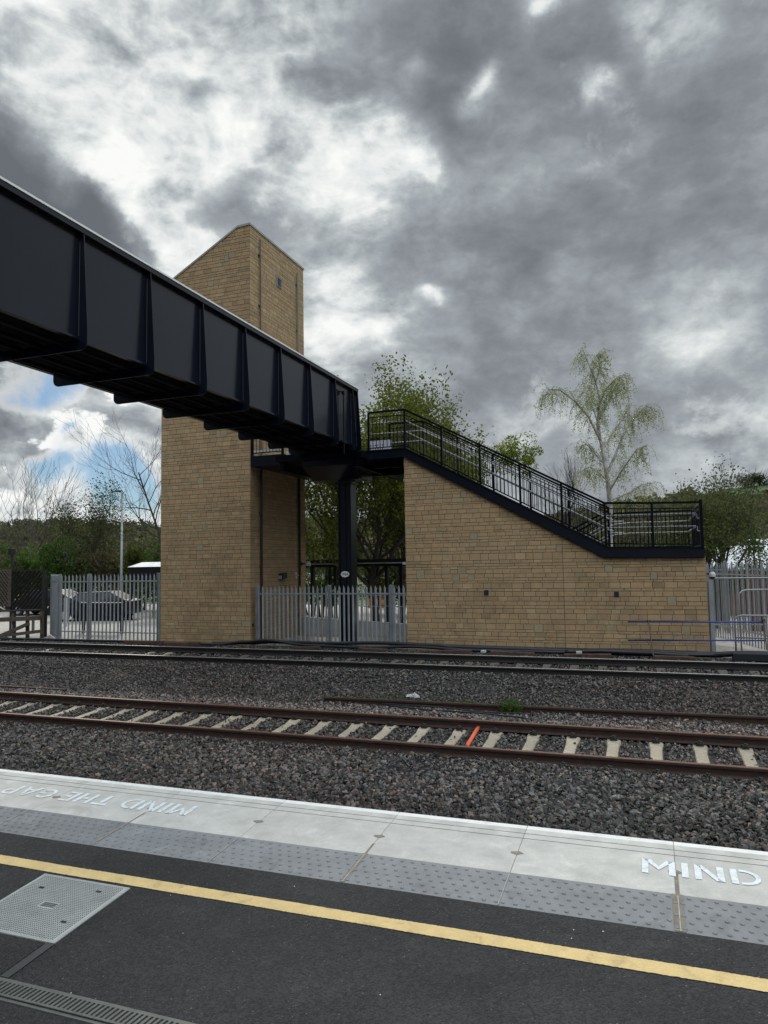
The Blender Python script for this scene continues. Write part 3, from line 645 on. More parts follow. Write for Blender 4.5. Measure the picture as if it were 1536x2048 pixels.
# phases: near track sleeper centre at X=0.65 and far track at X=0.80
near = make_sleeper(R1Y, T1, CANT1, M['sleeper'], 'pale concrete sleeper bedded in grey ballast under the rust brown rails', 'pale concrete sleepers of the near track', True)
near.location.x = 0.655
nears = [near]
for k in range(1, 32):
    c = copy_tree(near); c.location.x = 0.655 - k*SPC; nears.append(c)
for k in range(1, 4):
    c = copy_tree(near); c.location.x = 0.655 + k*SPC; nears.append(c)
far = make_sleeper(R2Y, T2, CANT2, M['sleeper2'], 'grimy concrete sleeper between the black rails by the stone walls', 'grimy sleepers of the far track', False)
far.location.x = 0.85; fars = [far]
for k in range(1, 44):
    c = copy_tree(far); c.location.x = 0.85 - k*0.66; fars.append(c)
for k in range(1, 5):
    c = copy_tree(far); c.location.x = 0.85 + k*0.66; fars.append(c)
for k in (22, 23, 29, 33):   # a few newer, paler sleepers
    fars[k].children[0].data = fars[k].children[0].data.copy(); fars[k].children[0].data.materials[0] = M['sleeper']
    fars[k]['label'] = 'paler, newer sleeper among the grimy ones of the far track'; fars[k]['group'] = 'paler sleepers of the far track'

# ballast bed and stones
b = MB(); ys = [5.3,7,9.0,9.9,10.45,10.95,11.15,12.55,12.75,13.2,13.6,14.6,15.6,16.35,16.85,17.05,18.45,18.65,19.1,19.5,20.9]
vs = []
for y in ys: vs += [(-60, y, bal_z(y)-.012), (30, y, bal_z(y)-.012)]
b.add(vs, [(2*i, 2*i+1, 2*i+3, 2*i+2) for i in range(len(ys)-1)])
tag(b.build('ballast_bed', M['bed'], fix=False), kind='structure')

ICO = np.array([(0,-.5257,.8507),(.8507,0,.5257),(.8507,0,-.5257),(-.8507,0,-.5257),(-.8507,0,.5257),(-.5257,.8507,0),(.5257,.8507,0),(.5257,-.8507,0),(-.5257,-.8507,0),(0,-.5257,-.8507),(0,.5257,-.8507),(0,.5257,.8507)])
def hull_tris(P):
    import bmesh
    bm = bmesh.new()
    for p in P: bm.verts.new(p)
    res = bmesh.ops.convex_hull(bm, input=bm.verts); bm.verts.ensure_lookup_table()
    bm.verts.index_update()
    F = [tuple(v.index for v in f.verts) for f in bm.faces]; V = [tuple(v.co) for v in bm.verts]; bm.free()
    return np.array(V), F
def stone_templates(nt_, npts, seed):
    rg = np.random.default_rng(seed); out = []
    while len(out) < nt_:
        P = rg.uniform(-1, 1, (npts, 3)); nrm = np.linalg.norm(P, axis=1, keepdims=True)
        P = P / nrm**0.8
        P = P * np.array([1.15, 0.85, 0.62])
        V, F = hull_tris(P)
        if all(len(f) == 3 for f in F): out.append((V, np.array(F)))
    return out
def scatter_stones(name, ylo, yhi, dens, smin, smax, npts, colfun, seed, label):
    rg = np.random.default_rng(seed); tmpl = stone_templates(16, npts, seed + 5)
    Vs, Fs, Cs = [], [], []; nv = 0
    area_x0 = lambda y: -1.17*y - 2.6; area_x1 = lambda y: 0.20*y + 3.0
    A = 0.0; ysamp = []
    n = int(dens * (yhi - ylo) * (area_x1((ylo+yhi)/2) - area_x0((ylo+yhi)/2)))
    y = rg.uniform(ylo, yhi, n); x = area_x0(y) + rg.uniform(0, 1, n) * (area_x1(y) - area_x0(y))
    # keep clear of rails and sleeper tops
    keep = np.ones(n, bool)
    for ry in (R1Y, R1Y+1.503, R2Y, R2Y+1.503): keep &= np.abs(y - ry) > 0.085
    inn = (y > 11.02) & (y < 12.68)
    ph = np.abs(((x - 0.655) / SPC + 0.5) % 1.0 - 0.5) * SPC
    keep &= ~(inn & (ph < 0.125) & (rg.uniform(0, 1, n) > 0.010))
    inn = (y > 16.92) & (y < 18.58)
    ph = np.abs(((x - 0.85) / 0.66 + 0.5) % 1.0 - 0.5) * 0.66
    keep &= ~(inn & (ph < 0.125) & (rg.uniform(0, 1, n) > 0.10))
    x = x[keep]; y = y[keep]; n = len(x)
    s = rg.uniform(smin, smax, n); s *= np.where(rg.uniform(0, 1, n) < .12, 1.35, 1.0)
    lump = 0.03*np.sin(x*1.9 + y*2.3) * np.sin(y*1.1 - x*.7) * ((y < 10) | ((y > 13.3) & (y < 16.2)))
    z = bal_z(y) + s*0.12 + rg.uniform(-.006, .024, n) + lump
    # random rotation matrices via quaternions, biased to lie flat
    q = rg.standard_normal((n, 4)); q[:, 1:3] *= 0.45; q /= np.linalg.norm(q, axis=1, keepdims=True)
    a, b_, c, d = q.T
    R = np.stack([1-2*(c*c+d*d), 2*(b_*c-a*d), 2*(b_*d+a*c), 2*(b_*c+a*d), 1-2*(b_*b_+d*d), 2*(c*d-a*b_), 2*(b_*d-a*c), 2*(c*d+a*b_), 1-2*(b_*b_+c*c)], 1).reshape(n, 3, 3)
    cols = colfun(x, y, rg)
    ti = rg.integers(0, len(tmpl), n)
    for t, (TV, TF) in enumerate(tmpl):
        idx = np.where(ti == t)[0]
        if not len(idx): continue
        V = np.einsum('nij,vj->nvi', R[idx], TV) * s[idx][:, None, None] * 0.5 + np.stack([x[idx], y[idx], z[idx]], 1)[:, None, :]
        F = TF[None] + (np.arange(len(idx)) * len(TV))[:, None, None] + nv
        nv += len(idx) * len(TV)
        Vs.append(V.reshape(-1, 3)); Fs.append(F.reshape(-1, 3)); Cs.append(np.repeat(cols[idx], len(TF), axis=0))
    o = np_mesh(name, np.concatenate(Vs), np.concatenate(Fs), M['ballast'], np.concatenate(Cs))
    return tag(o, label, 'ballast', kind='stuff')
def ballast_col(x, y, rg):
    n = len(x)
    g = 0.030 + 0.150*rg.uniform(0, 1, n)**2.0
    pinkness = np.clip(0.45 + 0.5*np.sin(x*0.55 + 1.0 + y*.4) + 0.25*np.sin(x*1.7 - y*1.3), 0, 1)
    strip = (y > 12.7) & (y < 13.9); pinkness = np.where(strip, np.clip(pinkness + .5, 0, 1), pinkness)
    g = np.where(strip, g*1.7, g); g = np.where((y > 9.5) & (y < 12.7), g*1.12, g)
    g = np.where((y < 9.3), g*0.85, g)
    w = rg.uniform(0, 1, n) < (0.15 + 0.45*pinkness)
    c = np.stack([g*1.03, g*0.99, g*0.95], 1)
    p = np.stack([g*1.38, g*1.10, g*0.98], 1)
    out = np.where(w[:, None], p, c)
    br = rg.uniform(0, 1, n) < 0.05
    out = np.where(br[:, None], np.stack([g*1.5, g*1.2, g*.85], 1), out)
    return out
scatter_stones('ballast', 6.9, 10.6, 760, 0.050, 0.090, 12, ballast_col, 3, 'grey and pink angular ballast between platform and near track')
scatter_stones('ballast', 10.6, 13.1, 620, 0.040, 0.070, 9, ballast_col, 4, 'angular ballast packed round the pale sleepers')
scatter_stones('ballast', 13.1, 16.4, 560, 0.042, 0.076, 9, ballast_col, 5, 'grey ballast bank rising between the two tracks')
scatter_stones('ballast', 16.4, 20.4, 330, 0.045, 0.080, 8, ballast_col, 6, 'dark ballast round the far track')

# ------------------------------------------------------------------ stonework
def clip_poly(poly, a, b, c):
    """keep a*x+b*y<=c"""
    out = []
    for i in range(len(poly)):
        p, q = poly[i], poly[(i+1) % len(poly)]
        dp, dq = a*p[0]+b*p[1]-c, a*q[0]+b*q[1]-c
        if dp <= 0: out.append(p)
        if dp*dq < 0:
            t = dp/(dp-dq); out.append((p[0]+(q[0]-p[0])*t, p[1]+(q[1]-p[1])*t))
    return out
def inset(poly, d):
    n = len(poly); cx = sum(p[0] for p in poly)/n; cy = sum(p[1] for p in poly)/n
    w = max(p[0] for p in poly)-min(p[0] for p in poly); h = max(p[1] for p in poly)-min(p[1] for p in poly)
    if w < 2.5*d or h < 2.5*d: return None
    return [(cx+(p[0]-cx)*(1-2*d/w), cy+(p[1]-cy)*(1-2*d/h)) for p in poly]
def courses(z0, z1, fixed, rg):
    zs = [z0]; pat = [.13,.075,.155,.085,.125,.16,.06,.14,.09,.12]
    i = 0
    while zs[-1] < z1:
        h = pat[i % len(pat)] * rg.uniform(.93, 1.07); i += rg.integers(1, 3)
        zs.append(zs[-1] + h)
    zs = np.array(zs); 
    for fz in fixed:
        k = int(np.argmin(np.abs(zs - fz))); zs[k] = fz
    return zs
def stone_field(mb, u0, u1, z0, z1, to3, halfplanes, rg, fixed=(), skip=None, zs=None, condplane=None, vjoints=()):
    """rows of stones on the (u,z) rectangle; to3(u,z,d) places them, d = distance out of the wall"""
    if zs is None: zs = courses(z0, z1, fixed, rg)
    nrow = len(zs) - 1; blocked = []
    for i in range(nrow):
        a, b_ = zs[i], zs[i+1]; h = b_ - a
        edges = sorted([u0] + [v for v in vjoints if u0 < v < u1] + [u1])
        for (s0, s1) in zip(edges[:-1], edges[1:]):
            u = s0; bl = [q for q in blocked if q[0] == i and s0 - .01 <= q[1] < s1]
            while u < s1 - 1e-6:
                hit = [q for q in bl if q[1] - 1e-6 <= u < q[2] - 1e-6]
                if hit: u = hit[0][2]; continue
                w = rg.uniform(.20, .36) if h > .1 else rg.uniform(.22, .44)
                jump = i + 1 < nrow and rg.uniform() < .045 and (zs[i+2] - a) < .27 and h < .14
                if jump: w = rg.uniform(.17, .26)
                nxt = [q[1] for q in bl if q[1] > u + 1e-6]; lim = min(nxt + [s1])
                e = u + w
                if e > lim - .12: e = lim
                if e - u > .48: e = (u + lim)/2
                top = zs[i+2] if jump else b_
                if jump: blocked.append((i+1, u, e))
                poly = [(u, a), (e, a), (e, top), (u, top)]
                for hp in halfplanes: 
                    if poly: poly = clip_poly(poly, *hp)
                if condplane and a >= condplane[0] - 1e-4 and poly: poly = clip_poly(poly, *condplane[1])
                if skip and poly and skip((u+e)/2, (a+top)/2, u, e, a, top): poly = None
                if poly and len(poly) >= 3:
                    g = rg.uniform(.010, .014)
                    o1 = inset(poly, g/2); o2 = inset(poly, g/2 + .004)
                    if o1 and o2:
                        base = np.array([.480, .338, .188]) * rg.uniform(.92, 1.08)
                        rr = rg.uniform()
                        if jump: base = np.array([.435, .345, .215]) * rg.uniform(.92, 1.03)
                        elif rr < .10: base = base * np.array([.92, .97, 1.0])
                        elif rr < .22: base = base * np.array([1.01, .96, .92])
                        elif rr < .27: base = base * .84
                        elif rr < .33: base = base * np.array([1.10, 1.12, 1.13])
                        base = tuple(float(t) for t in base)
                        d = rg.uniform(.006, .013); n = len(o1)
                        vs = [to3(p[0], p[1], -.002) for p in o1] + [to3(p[0], p[1], d-.003) for p in o1] + [to3(p[0], p[1], d) for p in o2]
                        fs = [(k, (k+1) % n, n+(k+1) % n, n+k) for k in range(n)] + [(n+k, n+(k+1) % n, 2*n+(k+1) % n, 2*n+k) for k in range(n)] + [tuple(range(2*n, 3*n))]
                        mb.add(vs, fs, base)
                u = e
    return zs
YW = 20.80
GZ = -2.62

# --- stair wall
WX0, WX1 = -6.90, 1.44
KX, KZ = -1.113, 0.060           # kink at foot of slope
TXx, TZ = -6.88, 3.262           # top of slope
slope = (TZ - KZ) / (TXx - KX)   # negative
r = thing('stair_wall', ((WX0+WX1)/2, YW+.15, GZ), 'tall buff stone wall with raking top carrying the black staircase', 'wall')
rg = np.random.default_rng(21); b = MB()
hp = [(1, 0, WX1), (-1, 0, -WX0)]
line = (-slope, 1, KZ - slope*KX)      # z <= KZ + slope*(x-KX)
vents = [(-4.443, -.885), (-0.833, -.940)]
def skipw(u, z, ua, ub, za, zb):
    return False
zs = stone_field(b, WX0, WX1, GZ-.1, 3.4, lambda u, z, d: (u, YW - d, z), hp, rg, fixed=(KZ,), condplane=(KZ, line), vjoints=(-2.24,))
b.build('stone_facing', M['stone'], r, fix=False)
b = MB(); b.prism([(WX0, GZ-.1), (WX1, GZ-.1), (WX1, KZ), (KX, KZ), (TXx, TZ), (WX0, TZ)], 1, YW, YW+.30); b.build('wall_core', M['mortar'], r)
# left return and right return faces
for (xx, sgn, top) in ((WX0, -1, TZ-.02), (WX1, 1, KZ)):
    b = MB(); stone_field(b, YW, YW+3.8, GZ-.1, top+.2, lambda u, z, d, xx=xx, sgn=sgn: (xx + sgn*d, u, z), [(0, 1, top)], rg)
    b.build('stone_facing', M['stone'], r, fix=False)
    b = MB(); b.box(min(xx, xx - sgn*.25), YW+.30, GZ-.1, max(xx, xx - sgn*.25), YW+3.8, top); b.build('wall_core', M['mortar'], r)
b = MB(); b.box(-2.243, YW-.0125, GZ, -2.234, YW-.004, .62); b.build('movement_joint', mat('joint_sealant', (.13, .075, .05), .8), r)
for (vx, vz) in vents:
    b = MB(); b.box(vx-.062, YW-.0165, vz-.075, vx+.062, YW-.004, vz+.075); v_ = b.build('vent', mat('dark_vent_recess', (.012, .009, .022), .7), r)
    b = MB(); b.box(vx-.062, YW-.021, vz+.066, vx+.062, YW-.0165, vz+.075); b.box(vx-.062, YW-.021, vz-.075, vx-.055, YW-.0165, vz+.066); b.build('vent_frame', M['rubber'], v_)

# --- lift tower
LX0, LX1, LY1 = -15.86, -12.30, 24.88
PKZ, KNX, KNZ, LTZ = 11.62, -12.75, 11.60, 9.90
r = thing('lift_tower', ((LX0+LX1)/2, (YW+LY1)/2, GZ), 'tall buff stone lift tower with a sloping top left of the footbridge end', 'tower')
rg = np.random.default_rng(5); b = MB()
sl_t = (KNZ - LTZ) / (KNX - LX0)
hp = [(-sl_t, 1, KNZ - sl_t*KNX), (0, 1, PKZ)]
zs = stone_field(b, LX0, LX1, GZ-.1, PKZ+.2, lambda u, z, d: (u, YW - d, z), hp, rg)
wy0, wy1, wz0, wz1 = 22.68, 23.00, 10.20, 10.50
stone_field(b, YW, LY1, GZ-.1, PKZ+.2, lambda u, z, d: (LX1 + d, u, z), [(0, 1, PKZ)], rg, zs=zs)
b.build('stone_facing', M['stone'], r, fix=False)
b = MB(); b.prism([(LX0, GZ-.1), (LX1, GZ-.1), (LX1, PKZ), (KNX, KNZ), (LX0, LTZ)], 1, YW, LY1); b.build('wall_core', M['mortar'], r)
# coping: front raking strips and side strip, butted
b = MB(); h = .075; ov = .035
def rake(x0, z0, x1, z1):
    d = np.array([x1-x0, z1-z0]); d /= np.linalg.norm(d); nn = np.array([-d[1], d[0]])
    if nn[1] < 0: nn = -nn
    return [(x0, z0), (x1, z1), (x1+nn[0]*h*.0, z1+h), (x0, z0+h)]
b.prism(rake(LX0-ov, LTZ - sl_t*ov + .002, KNX, KNZ + .002), 1, YW-ov, LY1+ov)
b.prism(rake(KNX+.002, KNZ+.002, LX1+ov, PKZ+.004), 1, YW-ov, LY1+ov)
b.build('coping', M['coping'], r)
b = MB(); b.box(LX1+.015, wy0, wz0, LX1+.03, wy1, wz1); w = b.build('window', M['glass'], r)
b = MB(); t = .028
for (a, c, d, e) in ((wy0-t, wz0-t, wy1+t, wz0), (wy0-t, wz1, wy1+t, wz1+t), (wy0-t, wz0, wy0, wz1), (wy1, wz0, wy1+t, wz1)): b.box(LX1+.004, a, c, LX1+.045, d, e)
b.build('window_frame', M['galv'], w)
b = MB(); b.box(LX1+.031, (wy0+wy1)/2-.012, wz0, LX1+.04, (wy0+wy1)/2+.012, wz1); b.build('window_bar', M['steel2'], w)
for (py_, rr, top, mt) in ((21.41, .030, 11.36, mat('brown_downpipe', (.09, .06, .055), .5)), (24.25, .034, 11.28, mat('grey_downpipe', (.17, .17, .155), .5))):
    b = MB(); b.tube([(LX1+.07, py_, GZ), (LX1+.07, py_, 3.28)], .042, 10); b.build('lower_pipe', M['rubber'], r)
    b = MB(); b.tube([(LX1+.07, py_, 3.29), (LX1+.07, py_, top)], rr*.8, 10)
    for z in np.arange(GZ+.8, top, 1.8): b.box(LX1+.005, py_-.075, z, LX1+.07, py_+.075, z+.035)
    b.build('downpipe', mt, r, smooth=False)
b = MB(); b.box(LX1+.014, 20.86, -1.97, LX1+.05, 20.93, -1.88); b.build('wall_socket', M['rubber'], r)

# ------------------------------------------------------------------ footbridge
BXR, BXL = -8.215, -10.105         # web planes (outer faces)
BZ0, BZ1, BTOP = 3.60, 5.26, 5.345
BY0, BY1 = 0.6, 20.12
r = thing('footbridge', ((BXR+BXL)/2, 10.0, 3.4), 'black steel plate girder footbridge crossing overhead from the left', 'footbridge')
for (xw, sg) in ((BXR, 1), (BXL, -1)):
    b = MB(); b.box(min(xw, xw-sg*.02), BY0, BZ0, max(xw, xw-sg*.02), BY1, BZ1); b.build('web_plate', M['steel'], r)
    b = MB(); b.box(xw-.11, BY0, BZ1, xw+.11, BY1, BTOP); b.build('top_flange', M['steel'], r)
    b = MB(); b.box(xw-.125, BY0, BTOP+.001, xw+.125, BY1+.01, BTOP+.034); b.build('sunlit_flange_strip', M['sunlit_edge'], r)  # pale strip painted in for the sun-lit top edge of the flange
    b = MB(); b.box(xw-.05, BY0, BZ0-.032, xw+.05, BY1, BZ0-.001); b.build('bottom_flange', M['steel'], r)
b = MB(); b.box(BXL+.002, BY0, BZ0+.002, BXR-.022, BY1, BZ0+.05); b.build('deck_plate', M['under'], r)
for k in range(4):
    x = BXL + .3 + k*.43; b = MB(); b.box(x, BY0, BZ0-.10, x+.07, BY1, BZ0-.035); b.build('deck_stringer', M['under'], r)
FY = [8.70 + 1.62*k for k in range(-5, 7)] + [19.72, 20.10]
for i, y in enumerate(FY):
    for (xw, sg) in ((BXR, 1), (BXL, -1)):
        b = MB(); o0 = .10; o1 = .195
        zb = 3.40 if y < 19 else 3.42
        # tapered plate standing off the web, rounded lower corner
        pts = [(xw + sg*.0005, BZ1), (xw + sg*o0, BZ1)]
        pts += [(xw + sg*o1, BZ0 + .10)]
        cr = .12
        for a in np.linspace(0, 90, 7): pts.append((xw + sg*(o1 - cr + cr*math.cos(rad(a))), zb + cr - cr*math.sin(rad(a))))
        pts.append((xw - sg*.02, zb)); pts.append((xw - sg*.02, BZ0-.033)); pts.append((xw + sg*.0005, BZ0-.033))
        b.prism(pts, 1, y-.010, y+.010); s_ = b.build('stiffener', M['steel'], r)
        b = MB(); b.tube([(xw + sg*.03, y-.011, BZ1-.12), (xw + sg*.03, y-.011, BZ0+.03)], .0045, 5); b.build('weld_bead', M['bead'], s_)
    b = MB(); b.box(BXL+.022, y-.008, zb, BXR-.022, y+.008, BZ0-.036); b.build('cross_beam', M['steel'], r)
b = MB(); b.tube([(BXR+.09, 19.0, 5.02), (BXR+.09, 19.0, 3.2)], .022, 8); b.box(BXR+.05, 18.95, 4.95, BXR+.13, 19.05, 5.04); b.build('conduit', M['steel2'], r)
b = MB(); b.box(BXR+.002, 18.55, 5.02, BXR+.04, 19.0, 5.05); b.box(BXR+.002, 18.6, 4.95, BXR+.08, 18.66, 5.02); b.build('cable_bracket', M['steel2'], r)

# support column with crosshead, and its number plate
CX, CYc = -9.165, 21.62
def column(cx, cy, label, plate):
    r = thing('bridge_column', (cx, cy, GZ), label, 'column')
    b = MB(); w = .23; 
    b.box(cx-w, cy-.23, GZ, cx-w+.035, cy+.23, 2.62); b.box(cx+w-.035, cy-.23, GZ, cx+w, cy+.23, 2.62)
    b.box(cx-w+.035, cy-.17, GZ, cx+w-.035, cy+.17, 2.62)
    b.box(cx-.02, cy-.225, GZ, cx+.02, cy-.17, 2.62)
    b.build('shaft', M['steel'], r, bevel=.006)
    b = MB(); b.box(cx-.30, cy-.30, 2.621, cx+.30, cy+.30, 2.68); b.box(cx-.22, cy-.2, 2.681, cx-.17, cy+.2, 2.739); b.box(cx+.17, cy-.2, 2.681, cx+.22, cy+.2, 2.739); b.box(cx-.05, cy-.2, 2.681, cx+.05, cy+.2, 2.739); b.build('cap_plate', M['steel'], r)
    b = MB(); b.prism([(cy-1.25, 3.30), (cy-1.25, 3.10), (cy-.45, 2.74), (cy+.40, 2.74), (cy+.40, 3.30)], 0, cx-1.0, cx+.74); b.build('crosshead', M['steel'], r)
    b = MB(); b.box(cx-.36, cy-.36, GZ-.02, cx+.36, cy+.36, GZ+.05); b.build('base_plate', M['steel'], r)
    return r
rc = column(CX, CYc, 'thick black steel column under the far end of the footbridge', True)
column(CX, 0.9, 'black steel column under the near end of the footbridge', False)
pc = at(690, 1148.5, CYc-.255)
b = MB(); pl = [(pc[0] + .145*math.cos(a), pc[2] + .095*math.sin(a)) for a in np.linspace(0, 2*math.pi, 28, endpoint=False)]
b.prism(pl, 1, CYc-.262, CYc-.240); npl = b.build('number_plate', M['plate'], rc)
def text(body, size, loc, mt, parent, name='plate_number', rot=(rad(90), 0, 0), depth=.002):
    c = bpy.data.curves.new(name, 'FONT'); c.body = body; c.size = size; c.extrude = depth; c.align_x = 'CENTER'; c.align_y = 'CENTER'; c.offset = .0008
    o = bpy.data.objects.new(name, c); SC.collection.objects.link(o); c.materials.append(mt)
    o.rotation_euler = rot; o.location = loc
    if parent is not None:
        off = Vector((0, 0, 0)); q = parent
        while q is not None: off += q.location; q = q.parent
        o.parent = parent; o.location = Vector(loc) - off
    return o
text('193A', .115, (pc[0], CYc-.266, pc[2]), M['ink'], npl)

# ------------------------------------------------------------------ staircase
DK = 3.50   # upper deck level
r = thing('staircase', (-4.0, 21.8, GZ), 'black steel staircase with slatted railings and pale handrails on the stone wall', 'staircase')
SL = (0.38 - 3.546) / (-1.02 + 6.843)       # stair slope per metre x
def stringer(y0, y1, name='stringer'):
    top = [(-8.09, 3.50), (-6.845, 3.548), (-1.02, .385), (1.40, .300)]
    top = [(-8.09, 3.545), (-6.845, 3.545), (-1.02, .375), (1.415, .310)]
    bot = [(1.425, .022), (-1.115, .066), (-6.885, 3.262), (-8.09, 3.262)]
    b = MB(); b.prism(top + bot, 1, y0, y1)
    s_ = b.build(name, M['steel'], r)
    # thin lip strips on top and bottom edges
    b = MB()
    for (p, q) in ((top[0], top[1]), (top[1], top[2]), (top[2], top[3])): b.bar((p[0], y0-.022, p[1]-.012), (q[0], y0-.022, q[1]-.012), .022 if False else .04, .018)
    for (p, q) in ((bot[0], bot[1]), (bot[1], bot[2])): b.bar((p[0], y0-.020, p[1]+.012), (q[0], y0-.020, q[1]+.012), .035, .016)
    b.build('stringer_lip', M['steel2'], s_)
stringer(YW-.06, YW-.03)
stringer(YW+1.93, YW+1.96)
# panels of railing: list of (xa, za, xb, zb) base line (deck/stringer top) and post ends
def panel(y, xa, za, xb, zb, hgt=1.19, sec=.155, n=None, name='railing_panel', yb=None):
    b = MB(); yb = y if yb is None else yb
    L = math.hypot(xb-xa, yb-y); n = n or max(2, int(round(L/.113)))
    P = lambda t, dz: (xa+(xb-xa)*t, y+(yb-y)*t, za+(zb-za)*t+dz)
    b.bar(P(0, hgt), P(1, hgt), .05, .06); b.bar(P(0, hgt-sec), P(1, hgt-sec), .03, .028); b.bar(P(0, .07), P(1, .07), .03, .03)
    for k in range(1, n): b.bar(P(k/n, .07), P(k/n, hgt-sec), .019, .019, up=(0, 1, 0))
    return b.build(name, M['steel2'], r)
def post(x, y, z0, z1, w=.06):
    b = MB(); b.box(x-w/2, y-w/2, z0, x+w/2, y+w/2, z1); return b.build('railing_post', M['steel2'], r)
yF = YW-.025; yB = YW+1.945
xs_p = [-6.845 + (5.79/5)*k for k in range(6)]
zl = lambda x: 3.545 + (x+6.845)*(.375-3.545)/(5.825) if x < -1.02 else .375 - .027*(x+1.02)
for y in (yF, yB):
    panel(y, -8.02, 3.545, -6.845, 3.545)
    for a, c in zip(xs_p[:-1], xs_p[1:]): panel(y, a, zl(a), c, zl(c))
    for x in xs_p: post(x, y, zl(x)-.02, zl(x)+1.2)
    post(-8.04, y, 3.5, 4.74)
for (a, c) in ((-1.055, .17), (.17, 1.375)): panel(yF, a, zl(a), c, zl(c))
post(.17, yF, .3, 1.55); post(1.385, yF, .25, 1.57, .08)
# lower landing: far sides
YB2 = YW+3.75
panel(yF, 1.385, .31, 1.385, .31, yb=YB2, n=30); 
for (a, c) in ((-1.0, .17), (.17, 1.375)): panel(YB2, a, .33, c, .33)
post(1.385, YB2, .25, 1.5, .08); post(.17, YB2, .25, 1.5); post(-1.0, YB2, .25, 1.5); post(-1.055, yB+.10, .25, 1.62)
# deck plates, treads
b = MB(); b.box(-1.10, YW-.028, .10, 1.40, YB2+.02, .28); b.build('landing_deck', M['steel2'], r)
nst = 20
for k in range(nst):
    x = -6.845 + (k+.5)*5.79/nst; z = zl(x) - .14
    b = MB(); b.box(x-.15, YW-.028, z-.02, x+.15, YW+1.928, z+.02); b.build('tread', M['steel2'], r)
# pale handrails, two heights, both sides, with brackets
def hand(y, sd):
    for hh in (.86, .52):
        pts = [(-8.0, y, 3.545+hh), (-6.85, y, 3.545+hh), (-1.02, y, .375+hh), (1.24 if sd < 0 else -.92, y, .35+hh)]
        if sd < 0: pts += [(1.28, y+.04, .34+hh), (1.28, y+.04, .22+hh), (1.37, y, .22+hh)]
        b = MB(); b.tube(pts, .0235, 8)
        b.build('handrail', M['white_tube'], r, smooth=True)
hand(YW+.09, -1); hand(YW+1.83, 1)
for hh in (.86, .52):
    b = MB(); b.tube([(-.55, YB2-.1, .33+hh), (1.12, YB2-.1, .33+hh), (1.26, YB2-.25, .33+hh), (1.26, YW+.4, .33+hh)], .0235, 8); b.build('handrail', M['white_tube'], r, smooth=True)
    b = MB(); b.tube([(-.62, YW+1.95, .30+hh), (-.95, YW+1.95, .30+hh), (-6.4, YW+2.05, -2.5+hh)], .0235, 8); b.build('handrail', M['white_tube'], r, smooth=True)
    b = MB(); b.tube([(-.55, YB2-.1, .33+hh), (-.95, YB2-.1, .30+hh), (-6.4, YB2-.1, -2.5+hh)], .0235, 8); b.build('handrail', M['white_tube'], r, smooth=True)
# second flight, going down behind the wall to the left
for y in (yB+.12, YB2):
    b = MB(); b.bar((-1.05, y, .16), (-6.5, y, -2.52), .03, .28); b.build('stringer', M['steel'], r)
    for k in range(5): 
        a = -1.05-1.09*k; c = a-1.09; f = lambda x: .33 + (x+1.05)*(.33+2.42)/(5.45)
        panel(y, a, f(a), c, f(c))
for k in range(17):
    x = -1.2-k*.32; z = .16-k*.158; b = MB(); b.box(x-.16, yB+.14, z-.02, x+.16, YB2-.02, z+.02); b.build('tread', M['steel2'], r)

# upper walkway from lift door to stair head, carried on the column
r = thing('walkway', (-9.6, 21.8, 3.3), 'black steel walkway joining the lift tower to the stair head', 'walkway')
b = MB(); b.box(-12.28, YW, 3.30, -11.05, YW+.02, 3.655); b.box(-11.07, YW+.02, 3.31, -11.05, YW+4.0, 3.655); b.build('fascia', M['steel'], r)
b = MB(); b.box(-12.28, YW+.021, 3.31, -11.08, YW+4.0, 3.36); b.box(-11.05, YW-.55, 3.31, -8.09, YW+4.0, 3.52); b.box(-8.09, YW-.028, 3.31, -6.91, YW+1.93, 3.44); b.build('deck', M['steel2'], r)
b = MB(); b.box(-10.6, YW+1.97, 3.0, -6.9, YW+2.12, 3.28); b.box(-10.95, YW-.45, 3.02, -10.80, YW+3.95, 3.30); b.box(-8.40, YW-.45, 3.02, -8.25, YW+3.95, 3.30); b.box(-8.09, YW+.5, 3.05, -6.91, YW+.62, 3.29); b.build('floor_beam', M['steel2'], r)
def panel2(x0, x1, y, z, h=1.1):
    b = MB(); b.bar((x0, y, z+h), (x1, y, z+h), .05, .05); b.bar((x0, y, z+.1), (x1, y, z+.1), .03, .03)
    n = int((x1-x0)/.113)
    for k in range(n+1): b.bar((x0+(x1-x0)*k/n, y, z+.1), (x0+(x1-x0)*k/n, y, z+h), .014, .014, up=(0,1,0))
    b.build('railing_panel', M['steel2'], r)
panel2(-12.2, -11.1, YW+.03, 3.655); panel2(-12.2, -8.15, YW+3.96, 3.55)
b = MB(); b.box(-12.27, YW+.0, 3.66, -12.2, YW+.07, 4.9); b.box(-11.14, YW+.0, 3.66, -11.07, YW+.07, 4.9); b.build('railing_post', M['steel2'], r)
b = MB(); b.box(-12.2, YW+.06, 3.78, -11.15, YW+.10, 3.85); b.box(-10.95, YW-.02, 3.56, -10.8, YW+.02, 3.75); b.build('bracket', M['cap'], r)

